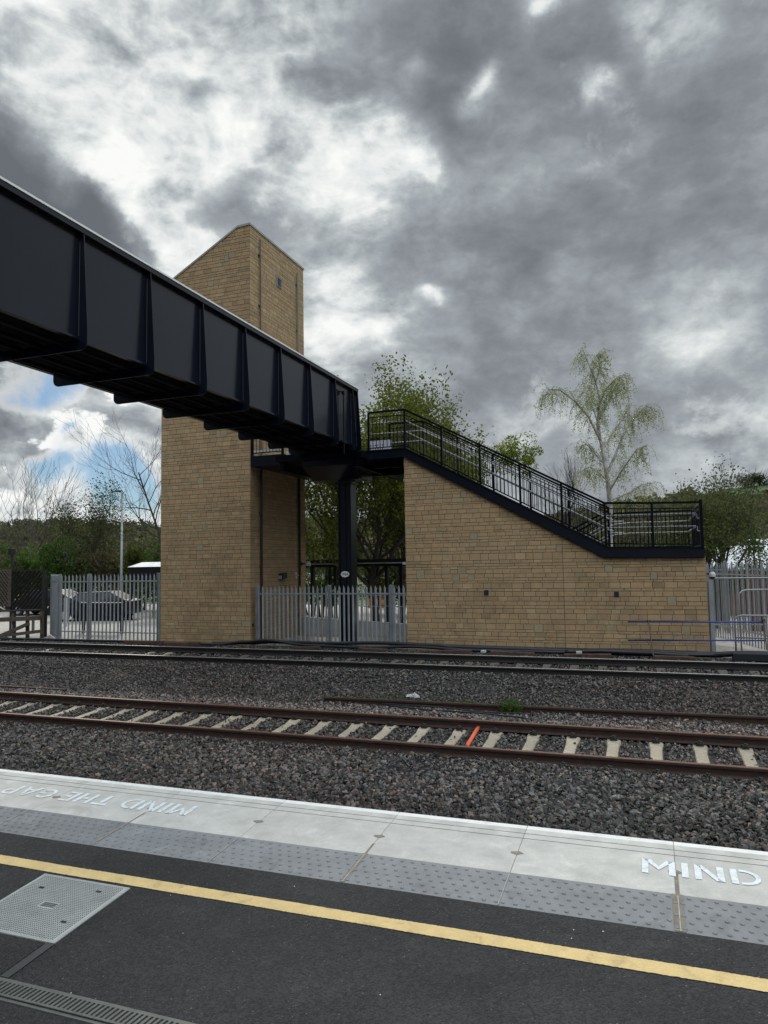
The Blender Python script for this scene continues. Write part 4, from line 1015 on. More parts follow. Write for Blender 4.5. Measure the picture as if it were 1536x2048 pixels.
# pale equipment cabinet on the stair head
p0 = at(738, 868, YW+1.75); p1 = at(781, 893, YW+1.75)
r = thing('cabinet', ((p0[0]+p1[0])/2, YW+1.75, 3.5), 'pale perforated cabinet behind the railing at the stair head', 'cabinet')
b = MB(); b.box(p0[0], YW+1.65, 3.52, p1[0], YW+1.85, 4.15); b.build('casing', mat('pale_lilac_casing', (.42, .42, .50), .5), r)
b = MB()
for i in range(6):
    for j in range(2): x = p0[0] + .08 + i*.085; z = 3.86 + j*.11; b.box(x, YW+1.644, z, x+.035, YW+1.649, z+.04)
b.box(p0[0]+.02, YW+1.644, 3.60, p1[0]-.06, YW+1.649, 3.66)
b.build('vent_holes', M['rubber'], r)

# ------------------------------------------------------------------ things on the tower
p = (LX1, 23.3, -.39)
r = thing('flood_light', (LX1+.3, 22.8, -.4), 'black floodlight on a short arm on the tower side wall', 'lamp')
b = MB(); b.tube([(LX1+.02, 24.0, -.36), (LX1+.55, 23.2, -.36)], .016, 6); b.box(LX1+.004, 23.95, -.46, LX1+.05, 24.05, -.26); b.build('arm', M['cap'], r)
hx, hy = at(558, 1153, 22.9)[0], 22.9
b = MB(); b.add([(hx-.26, hy-.2, -.52), (hx+.26, hy-.2, -.50), (hx+.26, hy+.15, -.44), (hx-.26, hy+.15, -.46), (hx-.26, hy-.2, -.30), (hx+.26, hy-.2, -.28), (hx+.26, hy+.15, -.24), (hx-.26, hy+.15, -.26)], [(0,3,2,1),(4,5,6,7),(0,1,5,4),(1,2,6,5),(2,3,7,6),(3,0,4,7)]); b.build('housing', M['rubber'], r, bevel=.01)
b = MB(); b.box(hx-.13, hy-.215, -.47, hx+.22, hy-.203, -.35); b.build('lens', mat('frosted_lens', (.32, .32, .34), .4), r)
def cctv(loc, label, s=1.0):
    x, y, z = loc
    r = thing('security_camera', loc, label, 'camera')
    b = MB(); n = 14
    for (ra, rb, za, zb_) in ((.085, .085, .0, .07), (.085, .045, .07, .13)):
        b.tube([(x, y, z+za*s), (x, y, z+zb_*s)], [ra*s, rb*s], n)
    b.build('housing', M['plastic'], r)
    b = MB()
    ring = []
    for k, a in enumerate(np.linspace(0, 85, 5)): ring.append([(x + .075*s*math.cos(rad(a))*math.cos(t), y + .075*s*math.cos(rad(a))*math.sin(t), z - .075*s*math.sin(rad(a))) for t in np.linspace(0, 2*math.pi, n, endpoint=False)])
    vs = sum(ring, []); fs = [(k*n+i, k*n+(i+1) % n, (k+1)*n+(i+1) % n, (k+1)*n+i) for k in range(4) for i in range(n)] + [tuple(range(4*n, 5*n))]
    b.add(vs, fs).build('dome', M['glass'], r, smooth=True)
    return r
c_ = cctv((LX1+.32, 24.42, -.02), 'white dome security camera on the tower side wall near its corner', 1.3)
b = MB(); b.tube([(LX1+.0, 24.42, .06), (LX1+.3, 24.42, .06)], .03, 8); b.box(LX1+.004, 24.36, -.02, LX1+.06, 24.48, .14); b.build('bracket', M['rubber'], c_)
c2 = cctv((1.60, 20.95, -.48), 'white dome security camera at the right end of the stone stair wall', 1.0)
b = MB(); b.tube([(1.44, 20.95, -.40), (1.6, 20.95, -.40)], .025, 8); b.build('bracket', M['rubber'], c2)

# ------------------------------------------------------------------ palisade fences
def palisade(name, p0, p1, z0, h, npale, label, posts, rails=(.35, -.28), mtl='galv', group=None, width=.068, top=True):
    p0 = np.array(p0, float); p1 = np.array(p1, float); d = p1 - p0; L = np.linalg.norm(d); u = d/L; nrm = np.array([u[1], -u[0]])
    if nrm[1] > 0: nrm = -nrm
    r = thing(name, (*((p0+p1)/2), z0), label, 'fence', group)
    def pt(s, off, z): q = p0 + u*s + nrm*off; return (q[0], q[1], z)
    first = None
    for k in range(npale):
        s = (k+.5)*L/npale
        b = MB(); w = width/2; zt = z0+h
        # W-section pale with a pointed head
        prof = [(-w, 0), (-w*.35, .014), (0, .004), (w*.35, .014), (w, 0)]
        hh = [zt-.10, zt-.04, zt, zt-.04, zt-.10]
        vs = [pt(s+a, o_, z0+.05) for a, o_ in prof] + [pt(s+a*.98, o_, hz) for (a, o_), hz in zip(prof, hh)]
        vs += [pt(s+a, o_-.004, z0+.05) for a, o_ in prof] + [pt(s+a*.98, o_-.004, hz) for (a, o_), hz in zip(prof, hh)]
        fs = [(i, i+1, 6+i, 5+i) for i in range(4)] + [(10+i, 15+i, 16+i, 11+i) for i in range(4)] + [(0, 5, 15, 10), (4, 14, 19, 9)] + [(5+i, 6+i, 16+i, 15+i) for i in range(4)]
        b.add(vs, fs); b.build('pale', M[mtl], r, fix=False)
    for zr in (z0+rails[0], z0+h+rails[1]):
        b = MB(); b.bar(pt(0, -.03, zr), pt(L, -.03, zr), .045, .045); b.bar(pt(0, .018, zr), pt(L, .018, zr), .006, .03); b.build('fence_rail', M[mtl], r)
    for s in posts:
        b = MB(); q = pt(s, .035, 0); b.bar(pt(s-.045, .02, z0), pt(s-.045, .02, z0+h+.01), .012, .09); b.bar(pt(s+.045, .02, z0), pt(s+.045, .02, z0+h+.01), .012, .09); b.bar(pt(s, .0, z0), pt(s, .0, z0+h+.005), .10, .008) ; b.build('fence_post', M[mtl], r)
    return r
L0 = at(118, 1285, 20.8); L1 = at(320, 1285, 20.8)
palisade('palisade_fence', (L0[0], 20.8), (L1[0], 20.8), -2.60, 2.42, 26, 'grey palisade fence left of the lift tower with a car behind it', [.02, (at(180,1200,20.8)[0]-L0[0]), L1[0]-L0[0]-.05])
# return panel: solid-looking gate seen edge-on, going back
g0 = at(100, 1270, 22.6)
palisade('palisade_fence', (g0[0], 22.6), (L0[0]-.08, 20.8), -2.60, 2.42, 22, 'short palisade return seen almost edge-on at the far left', [], rails=(.2, -.25), width=.09)
palisade('palisade_fence', (-12.10, 20.84), (-6.93, 20.84), -2.60, 1.96, 34, 'grey palisade fence between the lift tower and the stair wall', [.06, (at(660,1200,20.84)[0]+12.10), (at(784,1200,20.84)[0]+12.10)], rails=(.12, -.27))
# right hand fences
a_ = at(1428, 1270, 24.5); b_ = at(1508, 1270, 22.8)
palisade('palisade_fence', (1.56, 27.5), (3.15, 21.9), -2.60, 2.40, 30, 'tall palisade fence running back beside the right end of the stair wall', [.05, 5.7], rails=(.45, -.30))
palisade('palisade_fence', (1.75, 27.9), (5.2, 27.9), -2.60, 2.50, 22, 'palisade fence across the back at the far right', [.8, 2.4], rails=(.3, -.3))
# tubular barriers
def barrier(p0, p1, z0, h, label, mids=(.5,)):
    p0 = np.array(p0, float); p1 = np.array(p1, float); r = thing('barrier', (*((p0+p1)/2), z0), label, 'barrier', 'galvanised tube barriers at the right')
    P = lambda t, z: (*(p0+(p1-p0)*t), z)
    b = MB(); b.tube([P(0, z0), P(0, z0+h-.12), P(.035, z0+h-.03), P(.08, z0+h), P(.92, z0+h), P(.965, z0+h-.03), P(1, z0+h-.12), P(1, z0)], .022, 8); b.build('hoop', M['galvl'], r, smooth=True)
    for m_ in mids:
        b = MB(); b.tube([P(0, z0+h*m_), P(1, z0+h*m_)], .02, 8); b.build('mid_rail', M['galvl'], r, smooth=True)
    return r
barrier((1.50, 21.2), (3.9, 21.2), -2.58, 2.05, 'tall galvanised tube hoop next to the right end of the stair wall', mids=())
barrier((2.28, 21.6), (4.6, 22.6), -2.58, 1.72, 'middle height galvanised tube hoop at the far right', mids=())
barrier((2.06, 20.75), (4.1, 20.75), -2.58, 1.10, 'low two rail galvanised barrier at the far right', mids=(.48,))
b = MB(); b.box(1.50, 20.9, -2.6, 1.60, 21.0, -.55); tag(b.build('drain_pipe', M['galv']), 'grey square upright at the right corner of the stair wall', 'post')

# blue rails in front of the wall
r = thing('blue_rail_barrier', (1.0, 20.2, -2.6), 'pair of blue plastic rails on thin leaning posts before the stone wall', 'barrier')
yb_ = 20.15
for (za, lab) in ((1243.5, 'upper'), (1280.5, 'lower')):
    a = at(1256, za, yb_); c = at(1531, za+.5, yb_)
    b = MB(); b.tube([a, c], .020, 8); b.build('rail', M['blue'], r, smooth=True)
for (xa, xb, yt, yb2) in ((1297, 1307, 1240, 1313), (1527, 1534, 1238, 1300)):
    a = at(xa, yt, yb_-.05); c = at(xb, yb2, yb_-.05); b = MB(); b.tube([a, c], .016, 6); b.build('post', mat('rusty_pin', (.14, .11, .09), .7), r)
    b = MB(); b.box(a[0]-.04, yb_-.06, a[2]-.05, a[0]+.04, yb_+.01, a[2]-.005); b.build('clamp', M['rubber'], r)

# ------------------------------------------------------------------ bits at the wall foot
def hump(name, pts, rr, label, mt='cable', cat='cable', group=None, n=8):
    P = []; k = 10
    for i in range(len(pts)-1):
        for t in range(k):
            f = t/k; f2 = f*f*(3-2*f); P.append(tuple(pts[i][j] + (pts[i+1][j]-pts[i][j])*(f if j == 0 else f2) for j in range(3)))
    P.append(pts[-1]); b = MB(); b.tube(P, rr, n); return tag(b.build(name, M[mt], smooth=True), label, cat, group)
cz = -2.50
hump('cable', [(-30,20.3,-2.54),(-17,20.35,-2.50),(-13.2,20.3,-2.52),(-12.3,20.3,-2.42),(-11.4,20.25,-2.34),(-10,20.2,-2.46),(-8,20.3,-2.50),(-6.6,20.35,-2.44),(-4.8,20.35,-2.50),(0,20.4,-2.50),(3,20.4,-2.44),(7,20.4,-2.44)], .045, 'thick black cable snaking along the foot of the stone walls')
hump('cable', [(-13.5,20.42,-2.50),(-12.2,20.42,-2.46),(-11.2,20.4,-2.40),(-9.4,20.35,-2.40),(-7.6,20.4,-2.36),(-5.8,20.45,-2.40),(-5.2,20.5,-2.46)], .055, 'black cable loop humped in front of the middle fence')
hump('cable', [(-5.6,20.5,-2.44),(-4,20.5,-2.45),(-2.3,20.5,-2.47),(-.5,20.48,-2.44),(1.3,20.45,-2.47),(2.4,20.3,-2.40),(7,20.1,-2.38)], .075, 'fat black pipe along the foot of the stair wall')
hump('cable', [(-2.2,20.3,-2.47),(-1.2,20.28,-2.43),(-.2,20.3,-2.45),(.9,20.3,-2.49)], .06, 'corrugated black duct hump below the right vent')
b = MB(); b.box(1.9, 20.0, -2.56, 7.5, 20.25, -2.36); tag(b.build('cable_trough', M['cable'], bevel=.02), 'black cable trough at the foot of the right fences', 'trough')
for (x, w, z, rot, lab) in ((-15.9,1.5,-2.50,.0,'rust brown timber at the foot of the lift tower, left end'),(-14.4,1.3,-2.52,.02,'rust brown timber in front of the lift tower'),(-7.7,.9,-2.56,-.03,'rusty timber in front of the middle fence, right end'),
      (-5.3,1.1,-2.55,.04,'rusty timber at the left foot of the stair wall'),(-3.6,1.2,-2.555,-.03,'rusty timber below the left vent of the stair wall'),(-1.6,1.2,-2.56,.02,'rusty timber below the right vent of the stair wall'),(.55,1.0,-2.56,-.02,'rusty timber by the foot of the leaning blue rail post'),(-9.9,.9,-2.56,.03,'rusty timber in front of the middle fence, by the column')):
    b = MB(); c, s_ = math.cos(rot), math.sin(rot)
    y = 20.0; b.bar((x-w/2, y-.02, z-w/2*s_+.02), (x+w/2, y+.02, z+w/2*s_+.02), .18, .13)
    tag(b.build('timber_baulk', M['oldtimber'], bevel=.012), lab, 'timber', 'rusty timbers along the foot of the walls')
for (px_, py_, lab) in ((1158, 1305, 'small white block on the ballast below the vents'), (967, 1303, 'small white block lying left of the vent')):
    q = at(px_, py_, 19.75); b = MB(); b.box(q[0]-.07, 19.7, q[2]-.03, q[0]+.07, 19.8, q[2]+.035); tag(b.build('marker_block', M['plastic'], bevel=.008), lab, 'block')

# orange pipe, bag, wire, plants on the ballast
def on_plane(x, y, zf):
    lo, hi = 5.0, 25.0; d = ray(x, y)
    for _ in range(40):
        mid = (lo+hi)/2; 
        if d[2]*mid/d[1] > zf(mid): lo = mid
        else: hi = mid
    return d*lo/d[1]
a = on_plane(952, 1464, lambda y: T1(y)-.17); c = on_plane(937, 1494, lambda y: T1(y)-.17)
b = MB(); b.tube([tuple(a + np.array([0, .35, .06])), tuple(c + np.array([0, -.1, .04]))], .034, 12); tag(b.build('orange_pipe', M['orange'], smooth=True), 'short orange plastic pipe lying between two sleepers', 'pipe')
q = on_plane(826, 1396, lambda y: float(bal_z(y)))
b = MB(); rgx = np.random.default_rng(3); vs = []; nb_ = 26
for i in range(3):
    for k in range(nb_):
        a = 2*math.pi*k/nb_; rr = (.12, .08, .02)[i]*(1+.35*rgx.standard_normal()); vs.append((q[0]+rr*math.cos(a)*1.2, q[1]+rr*math.sin(a)*.7, q[2]+(.02, .06, .075)[i]+.02*rgx.standard_normal()))
b.add(vs, [(i*nb_+k, i*nb_+(k+1) % nb_, (i+1)*nb_+(k+1) % nb_, (i+1)*nb_+k) for i in range(2) for k in range(nb_)] + [tuple(range(2*nb_, 3*nb_))])
tag(b.build('plastic_bag', M['plastic'], fix=False), 'crumpled white plastic bag on the ballast between the tracks', 'bag')
# loose wire loops on the near ballast
q = on_plane(860, 1545, lambda y: float(bal_z(y))+.03); pts = []
for k in range(60):
    a = k*.22; pts.append((q[0]-.28+.32*math.cos(a)*(1+.1*math.sin(a*.7)), q[1]+.30*math.sin(a), q[2]+.03+.05*abs(math.sin(a*1.3))+.05*math.sin(a*.4)**2))
pts += [(q[0]+.3, q[1]-.2, q[2]+.06), (q[0]+.75, q[1]-.15, q[2]+.05)]
b = MB(); b.tube(pts, .006, 5); tag(b.build('wire_coil', M['cable'], smooth=True), 'loose coil of black wire on the near ballast', 'wire')
hump('cable', [(-5.0,13.75,-2.83),(-4.0,13.6,-2.84),(-3.2,13.5,-2.82),(-2.4,13.45,-2.84),(-1.9,13.4,-2.89)], .016, 'thin black cable lying on ballast by the weeds')
hump('cable', [(-5.2,13.9,-2.83),(-4.1,13.75,-2.80),(-3.0,13.65,-2.83),(-2.2,13.55,-2.80)], .012, 'second thin black cable lying behind the weeds')

# ------------------------------------------------------------------ foliage tools
def leaf_cards(P, size, col, rg, aspect=1.0, colvar=.35, droop=0.0, fold=True):
    """P (n,3) leaf centres -> V, F (quads), C. Each leaf a small rhombus with random attitude."""
    n = len(P); q = rg.standard_normal((n, 3)); q /= np.linalg.norm(q, axis=1, keepdims=True)
    if droop: q[:, 2] = q[:, 2]*(1-droop) - droop; q /= np.linalg.norm(q, axis=1, keepdims=True)
    t = rg.standard_normal((n, 3)); s = np.cross(q, t); s /= (np.linalg.norm(s, axis=1, keepdims=True)+1e-9)
    sz = size*rg.uniform(.6, 1.3, n)[:, None]
    V = np.stack([P - q*sz*.5, P + s*sz*.5*aspect*.8 , P + q*sz*.5, P - s*sz*.5*aspect*.8], 1).reshape(-1, 3)
    F = np.arange(n*4).reshape(n, 4)
    C = np.array(col)[None]*rg.uniform(1-colvar, 1+colvar, n)[:, None]
    mixy = rg.uniform(0, 1, n)[:, None]; C = C*(1-mixy*.25) + C*np.array([1.35, 1.1, .6])[None]*mixy*.25
    return V, F, C
def grow(rg, base, H, spread, trunk_r, levels=4, nch=(5, 4, 4, 3), up=.35, trunks=1, first=.25, wob=.16, lenf=(.55, .6, .6, .6), droop=0.0, ang=(45, 40, 40, 40), lean=None, dirs=None):
    """branch skeleton: returns list of (points, radii) and terminal twig points"""
    segs = []; tips = []
    def br(p, d, L, r_, lev):
        n = 5 if lev < 2 else 4; pts = [p.copy()]; rr = [r_]
        for i in range(n):
            g = np.array([0, 0, up if lev else .05]) if not (droop and lev >= 2) else np.array([0, 0, -droop])
            d = d + rg.standard_normal(3)*wob + g*.35; d /= np.linalg.norm(d)
            p = p + d*L/n; pts.append(p.copy()); rr.append(r_*(1-.75*(i+1)/n) if lev else r_*(1-.62*(i+1)/n))
        segs.append((pts, rr))
        if lev >= levels-1:
            tips.extend([pts[i] + (pts[i+1]-pts[i])*f for i in range(n) for f in (.2, .5, .9)]); return
        k = nch[lev]
        for j in range(k):
            t = first + (1-first)*(j+rg.uniform(.2, .9))/k if lev == 0 else .25+.75*(j+rg.uniform(0, 1))/k
            t = min(t, .98); i = int(t*n); f = t*n-i; q = pts[i] + (pts[min(i+1, n)]-pts[i])*f
            dd = pts[min(i+1, n)]-pts[max(i-0, 0)] if i < n else pts[n]-pts[n-1]; dd = dd/(np.linalg.norm(dd)+1e-9)
            az = rg.uniform(0, 2*math.pi) if lev else (j*2.4+rg.uniform(-.5, .5)); a1 = np.cross(dd, (0, 0, 1) if abs(dd[2]) < .9 else (1, 0, 0)); a1 /= np.linalg.norm(a1); a2 = np.cross(dd, a1)
            an = rad(ang[lev]+rg.uniform(-12, 12)); nd = dd*math.cos(an) + (a1*math.cos(az)+a2*math.sin(az))*math.sin(an)
            LL = L*lenf[lev]*rg.uniform(.7, 1.15)*(1.1-.45*t if lev == 0 else 1)
            if lev == 0: LL = spread*rg.uniform(.75, 1.15)*(1.15-.7*abs(t-.5))
            br(q, nd, LL, max(rr[i]*.6, .004), lev+1)
        if lev: br(pts[-1], d, L*.5, max(rr[-1], .004), lev+1)
    for k in range(trunks):
        d0 = np.array([0, 0, 1.0]) + (np.array([math.cos(k*2.3+1), math.sin(k*2.3+1)*.6, 0])*.14 if trunks > 1 else 0)
        if lean is not None: d0 = d0 + np.array(lean)
        if dirs is not None: d0 = np.array(dirs[k], float)
        br(np.array(base, float) + (np.array([math.cos(k*2.3), math.sin(k*2.3), 0])*.22*trunks**.5 if trunks > 1 else 0), d0/np.linalg.norm(d0), H, trunk_r, 0)
    return segs, np.array(tips)
def make_tree(name, seed, base, H, spread, trunk_r, leafcol, nleaf, leafsize, label, group=None, bark='bark', scatter=.25, crownfilter=None, twig=None, aspect=.8, minr=0.0, ldroop=0.0, cat='tree', fit=None, xmin=None, **kw):
    rg = np.random.default_rng(seed); segs, tips = grow(rg, base, H, spread, trunk_r, **kw)
    if fit:   # finished size: (half width, top height above the foot)
        b0 = np.array(base, float); rel = np.concatenate([np.array(s_[0]) for s_ in segs]) - b0
        zt = np.percentile(rel[:, 2], 99.7); lo, hi = np.percentile(rel[:, 0], (1.5, 98.5)); kx = 2*fit[0]/(hi-lo); kz = fit[1]/zt; mid = (lo+hi)/2
        def tf(p):
            p = np.asarray(p, float) - b0; t = np.clip(p[..., 2:3]/zt, 0, 1)
            q = p*np.array([kx, kx, kz]); q[..., 0:1] -= mid*kx*t; return q + b0
        segs = [([tf(p) for p in pts], rr) for pts, rr in segs]; tips = tf(tips)
    if xmin is not None: segs = [s_ for s_ in segs if min(p[0] for p in s_[0]) > xmin]; tips = tips[tips[:, 0] > xmin]
    r = thing(name, tuple(float(v) for v in base), label, cat, group)
    b = MB()
    for (pts, rr) in segs:
        n = 7 if rr[0] > .06 else (4 if rr[0] > .015 else 3)
        b.tube(pts, [max(q, minr) for q in rr], n, caps=False)
    b.build('trunk', M[bark], r, fix=False, smooth=True)
    if nleaf:
        if crownfilter is not None: tips = tips[crownfilter(tips)]
        idx = rg.integers(0, len(tips), nleaf); P = tips[idx] + rg.standard_normal((nleaf, 3))*scatter
        V, F, C = leaf_cards(P, leafsize, leafcol, rg, aspect, droop=ldroop)
        np_mesh('crown', V, F, M['leaf'], C, r)
    return r
def blob_crown(rg, centre, rad3, nleaf, size, col, lumps=14, hollow=.55):
    """leafy mass built of many clumps spread through an ellipsoid; uneven outline"""
    L = rg.standard_normal((lumps, 3)); L /= np.linalg.norm(L, axis=1, keepdims=True); L *= rg.uniform(.25, .85, (lumps, 1)); L = L*np.array(rad3)
    lr = rg.uniform(.22, .48, lumps)
    idx = rg.integers(0, lumps, nleaf); q = rg.standard_normal((nleaf, 3)); q /= np.linalg.norm(q, axis=1, keepdims=True)
    q *= rg.uniform(hollow, 1.0, (nleaf, 1))**.7
    P = np.array(centre) + L[idx] + q*lr[idx][:, None]*np.array(rad3)
    tone = rg.uniform(.7, 1.3, lumps)
    V, F, C = leaf_cards(P, size, col, rg, .9)
    return V, F, C*tone[idx][:, None]
def bush_tree(name, seed, base, H, rad3, nleaf, size, col, label, group=None, trunk_r=.12, lumps=16, cat='tree', bare=0):
    rg = np.random.default_rng(seed); r = thing(name, tuple(float(v) for v in base), label, cat, group)
    cz_ = base[2] + H - rad3[2]; c = (base[0], base[1], cz_)
    segs, tips = grow(rg, base, H*.72, rad3[0]*.75, trunk_r, levels=3, nch=(6, 4, 3), up=.3, first=.2, trunks=2)
    b = MB()
    for (pts, rr) in segs: b.tube(pts, rr, 4, caps=False)
    b.build('trunk', M['bark'], r, fix=False, smooth=True)
    V, F, C = blob_crown(rg, c, rad3, nleaf, size, col, lumps)
    # stray sprigs poking out of the top
    np_mesh('crown', V, F, M['leaf'], C, r)
    return r
G0 = -2.60
# ------------------------------------------------------------------ trees near the line
# the leafy sycamore clump behind the column and landing
def gp(px_, Y): q = at(px_, 1200, Y); return (q[0], Y, G0)
SY = 30.0
def fitpx(px_, Y, ytop, halfpx): q = at(px_, ytop, Y); e = at(px_+halfpx, ytop, Y); return (abs(e[0]-q[0]), q[2]-G0)
LG = (.120, .148, .032)
make_tree('sycamore_tree', 101, gp(755, 28.5), 5.2, 4.6, .17, LG, 27000, .14, 'big leafy sycamore rising behind the stair head', levels=4, nch=(13, 6, 5, 3), up=.45, first=.25, scatter=.16, ang=(52, 42, 40, 40), fit=fitpx(735, 28.5, 750, 165))
make_tree('sycamore_tree', 102, gp(802, 30.2), 5.2, 4.8, .16, LG, 26000, .14, 'leafy sycamore just right of the big one, leaning over the stairs', levels=4, nch=(13, 6, 5, 3), up=.45, first=.25, scatter=.16, ang=(55, 42, 40, 40), fit=fitpx(850, 30.2, 775, 150))
make_tree('sycamore_tree', 105, gp(850, 31.5), 4.6, 4.2, .12, LG, 15000, .135, 'lower sycamore with wispy outer shoots above the middle of the stairs', levels=4, nch=(12, 6, 4, 3), up=.5, first=.3, scatter=.22, ang=(55, 42, 40, 40), fit=fitpx(880, 31.5, 795, 110))
make_tree('sycamore_tree', 103, gp(690, 31.0), 6.6, 2.8, .09, LG, 2600, .13, 'slim half leafed tree seen between tower and column', levels=4, nch=(9, 4, 4, 3), trunks=2, up=.5, first=.2, scatter=.22, fit=fitpx(690, 31.0, 880, 60))
make_tree('sycamore_tree', 104, gp(640, 32.5), 6.4, 2.6, .08, LG, 900, .13, 'thin bare branched tree close beside the lift tower', levels=4, nch=(9, 4, 4, 3), trunks=2, up=.6, first=.25, scatter=.2, fit=fitpx(640, 32.5, 900, 55))
# birch
def birch_tree():
    rg = np.random.default_rng(77); base = at(1222, 1200, 36.0); base[2] = G0
    r = thing('birch_tree', tuple(base), 'tall drooping silver birch with white bark behind the stairs', 'tree')
    Y = 36.0
    def P(x, y, dy=0): q = at(x, y, Y); q[1] += 0; q = q + np.array([0, dy, 0]); return q
    main = [base, P(1222, 1030), P(1215, 960), P(1205, 900), P(1195, 850), P(1200, 800), P(1190, 760), P(1172, 715), P(1165, 697)]
    rr = [.14, .115, .10, .085, .07, .05, .035, .02, .010]
    b = MB(); b.tube(main, rr, 8, caps=False)
    limbs = [([P(1213, 950), P(1232, 900, .6), P(1252, 850, 1), P(1278, 815, 1.2), P(1292, 800, 1.4), P(1303, 805, 1.5)], .07),
             ([P(1200, 880), P(1180, 840, -.6), P(1155, 812, -1), P(1125, 790, -1.2), P(1104, 790, -1.3), P(1097, 806, -1.3)], .06),
             ([P(1198, 840), P(1215, 800, .6), P(1228, 770, .8), P(1238, 745, 1), P(1250, 740, 1)], .05),
             ([P(1190, 770), P(1200, 740, -.3), P(1196, 715, -.4), P(1200, 712, -.4)], .03),
             ([P(1220, 980), P(1245, 945, -.8), P(1275, 905, -1.2), P(1296, 900, -1.4)], .05),
             ([P(1222, 1000), P(1255, 985, .6), P(1285, 965, .9), P(1312, 960, 1)], .045),
             ([P(1210, 930), P(1190, 905, .8), P(1168, 880, 1.2), P(1155, 885, 1.4)], .045),
             ([P(1205, 900), P(1222, 860, 1.2), P(1245, 820, 1.8), P(1262, 790, 2)], .05),
             ([P(1197, 850), P(1180, 800, 1), P(1168, 770, 1.5), P(1160, 745, 1.6)], .04),
             ([P(1218, 965), P(1200, 950, -1), P(1180, 940, -1.4), P(1168, 950, -1.5)], .035),
             ([P(1195, 820), P(1212, 790, -1), P(1235, 770, -1.4), P(1252, 790, -1.6)], .04)]
    twigs = []
    def densify(pts, k=6):
        out = []
        for i in range(len(pts)-1):
            for t in range(k): out.append(pts[i] + (pts[i+1]-pts[i])*t/k)
        out.append(pts[-1]); return out
    allsrc = []
    for (pts, r0) in limbs:
        b.tube(pts, [r0*(1-.8*i/(len(pts)-1)) for i in range(len(pts))], 5, caps=False); allsrc += densify(pts)[4:]
    allsrc += densify(main[4:]); leaves = []
    for s in allsrc:
        for _ in range(3):
            d = rg.standard_normal(3); d[2] = abs(d[2])*.7 + .1; d /= np.linalg.norm(d); L = rg.uniform(.08, .32); p = s + rg.standard_normal(3)*.03; pts = [p]
            drop = rg.uniform(.35, 1.25)
            n = 7
            for i in range(n):
                d = d + np.array([0, 0, -.55]) + rg.standard_normal(3)*.12; d /= np.linalg.norm(d); p = p + d*(L+drop)/n; pts.append(p)
            b.tube(pts, [.009*(1-.6*i/n) for i in range(n+1)], 3, caps=False)
            for i in range(2, n+1):
                for _k in range(4): leaves.append(pts[i] + rg.standard_normal(3)*.06)
    b.build('trunk', M['birchbark'], r, fix=False, smooth=True)
    V, F, C = leaf_cards(np.array(leaves), .07, (.25, .29, .10), rg, .8, droop=.5); np_mesh('crown', V, F, M['leaf'], C, r)
birch_tree()
bush_tree('birch_tree', 131, gp(1040, 38), at(1040, 866, 38)[2]-G0, (1.42, 1.2, 1.15), 4200, .105, (.19, .24, .055), 'small round topped young birch left of the tall birch', trunk_r=.07, lumps=22)
make_tree('bare_tree', 132, gp(1128, 40), 7.7, 2.4, .08, (.05, .06, .03), 0, .1, 'leafless slender tree just left of the tall birch', levels=4, nch=(11, 4, 3, 3), up=.6, first=.35, ang=(35, 30, 30, 30), minr=.006, fit=fitpx(1128, 40, 905, 42))
make_tree('bare_tree', 133, gp(1160, 42), 7.0, 2.2, .07, (.05, .06, .03), 0, .1, 'low leafless tree close behind the birch trunk', levels=4, nch=(10, 4, 3, 3), up=.6, first=.35, ang=(35, 30, 30, 30), minr=.006, fit=fitpx(1160, 42, 915, 42))
# left side
make_tree('bare_tree', 141, gp(42, 46), 8.6, 5.2, .16, (.05, .06, .03), 0, .1, 'large leafless tree at the far left against the sky', levels=4, nch=(13, 5, 4, 3), up=.75, first=.12, ang=(40, 30, 30, 30), minr=.010, fit=fitpx(42, 46, 912, 62))
make_tree('bare_tree', 142, gp(348, 33), 7.5, 2.6, .09, (.05, .06, .03), 0, .10, 'leafless tree poking out left of the lift tower', levels=4, nch=(16, 5, 4, 3), up=.35, first=.35, ang=(50, 35, 35, 35), minr=.005, fit=fitpx(348, 33, 860, 66))
make_tree('dark_tree', 143, gp(180, 40), 6.9, 3.9, .16, (.045, .06, .022), 8000, .13, 'dark spreading tree with a domed crown behind the lamp post', levels=4, nch=(12, 5, 4, 3), up=.35, first=.2, scatter=.3, fit=fitpx(150, 40, 968, 60))
greens = [(-20,36,5.0,(2.9,2.2,2.6),(.050,.085,.022)),(55,38,4.9,(2.6,2.2,2.5),(.062,.115,.028)),(110,37,4.7,(2.4,2,2.4),(.055,.10,.026)),(165,39,4.6,(2.4,2,2.4),(.075,.080,.036)),(225,38,4.5,(2.4,2,2.3),(.085,.082,.045)),(280,37,4.7,(2.4,2,2.4),(.075,.10,.030)),(335,36,4.7,(2.4,2,2.4),(.070,.11,.032)),(390,36,4.6,(2.4,2,2.4),(.075,.095,.032))]
gl = ['dark green bushy tree at the left picture edge','mid green bushy tree behind the timber lattice','green bushy tree behind the left end of the palisade','brownish bushy tree below the domed crown','brown grey bushy tree just left of the lamp post','olive bushy tree just right of the lamp post','green bushy tree above the dark shelter','bushy tree half hidden by the lift tower']
for i, (px_, Y, H, r3, col) in enumerate(greens):
    bush_tree('bushy_tree', 200+i, gp(px_, Y), H, r3, 5200, .17, col, gl[i], 'bushy trees beyond the car park', lumps=18)
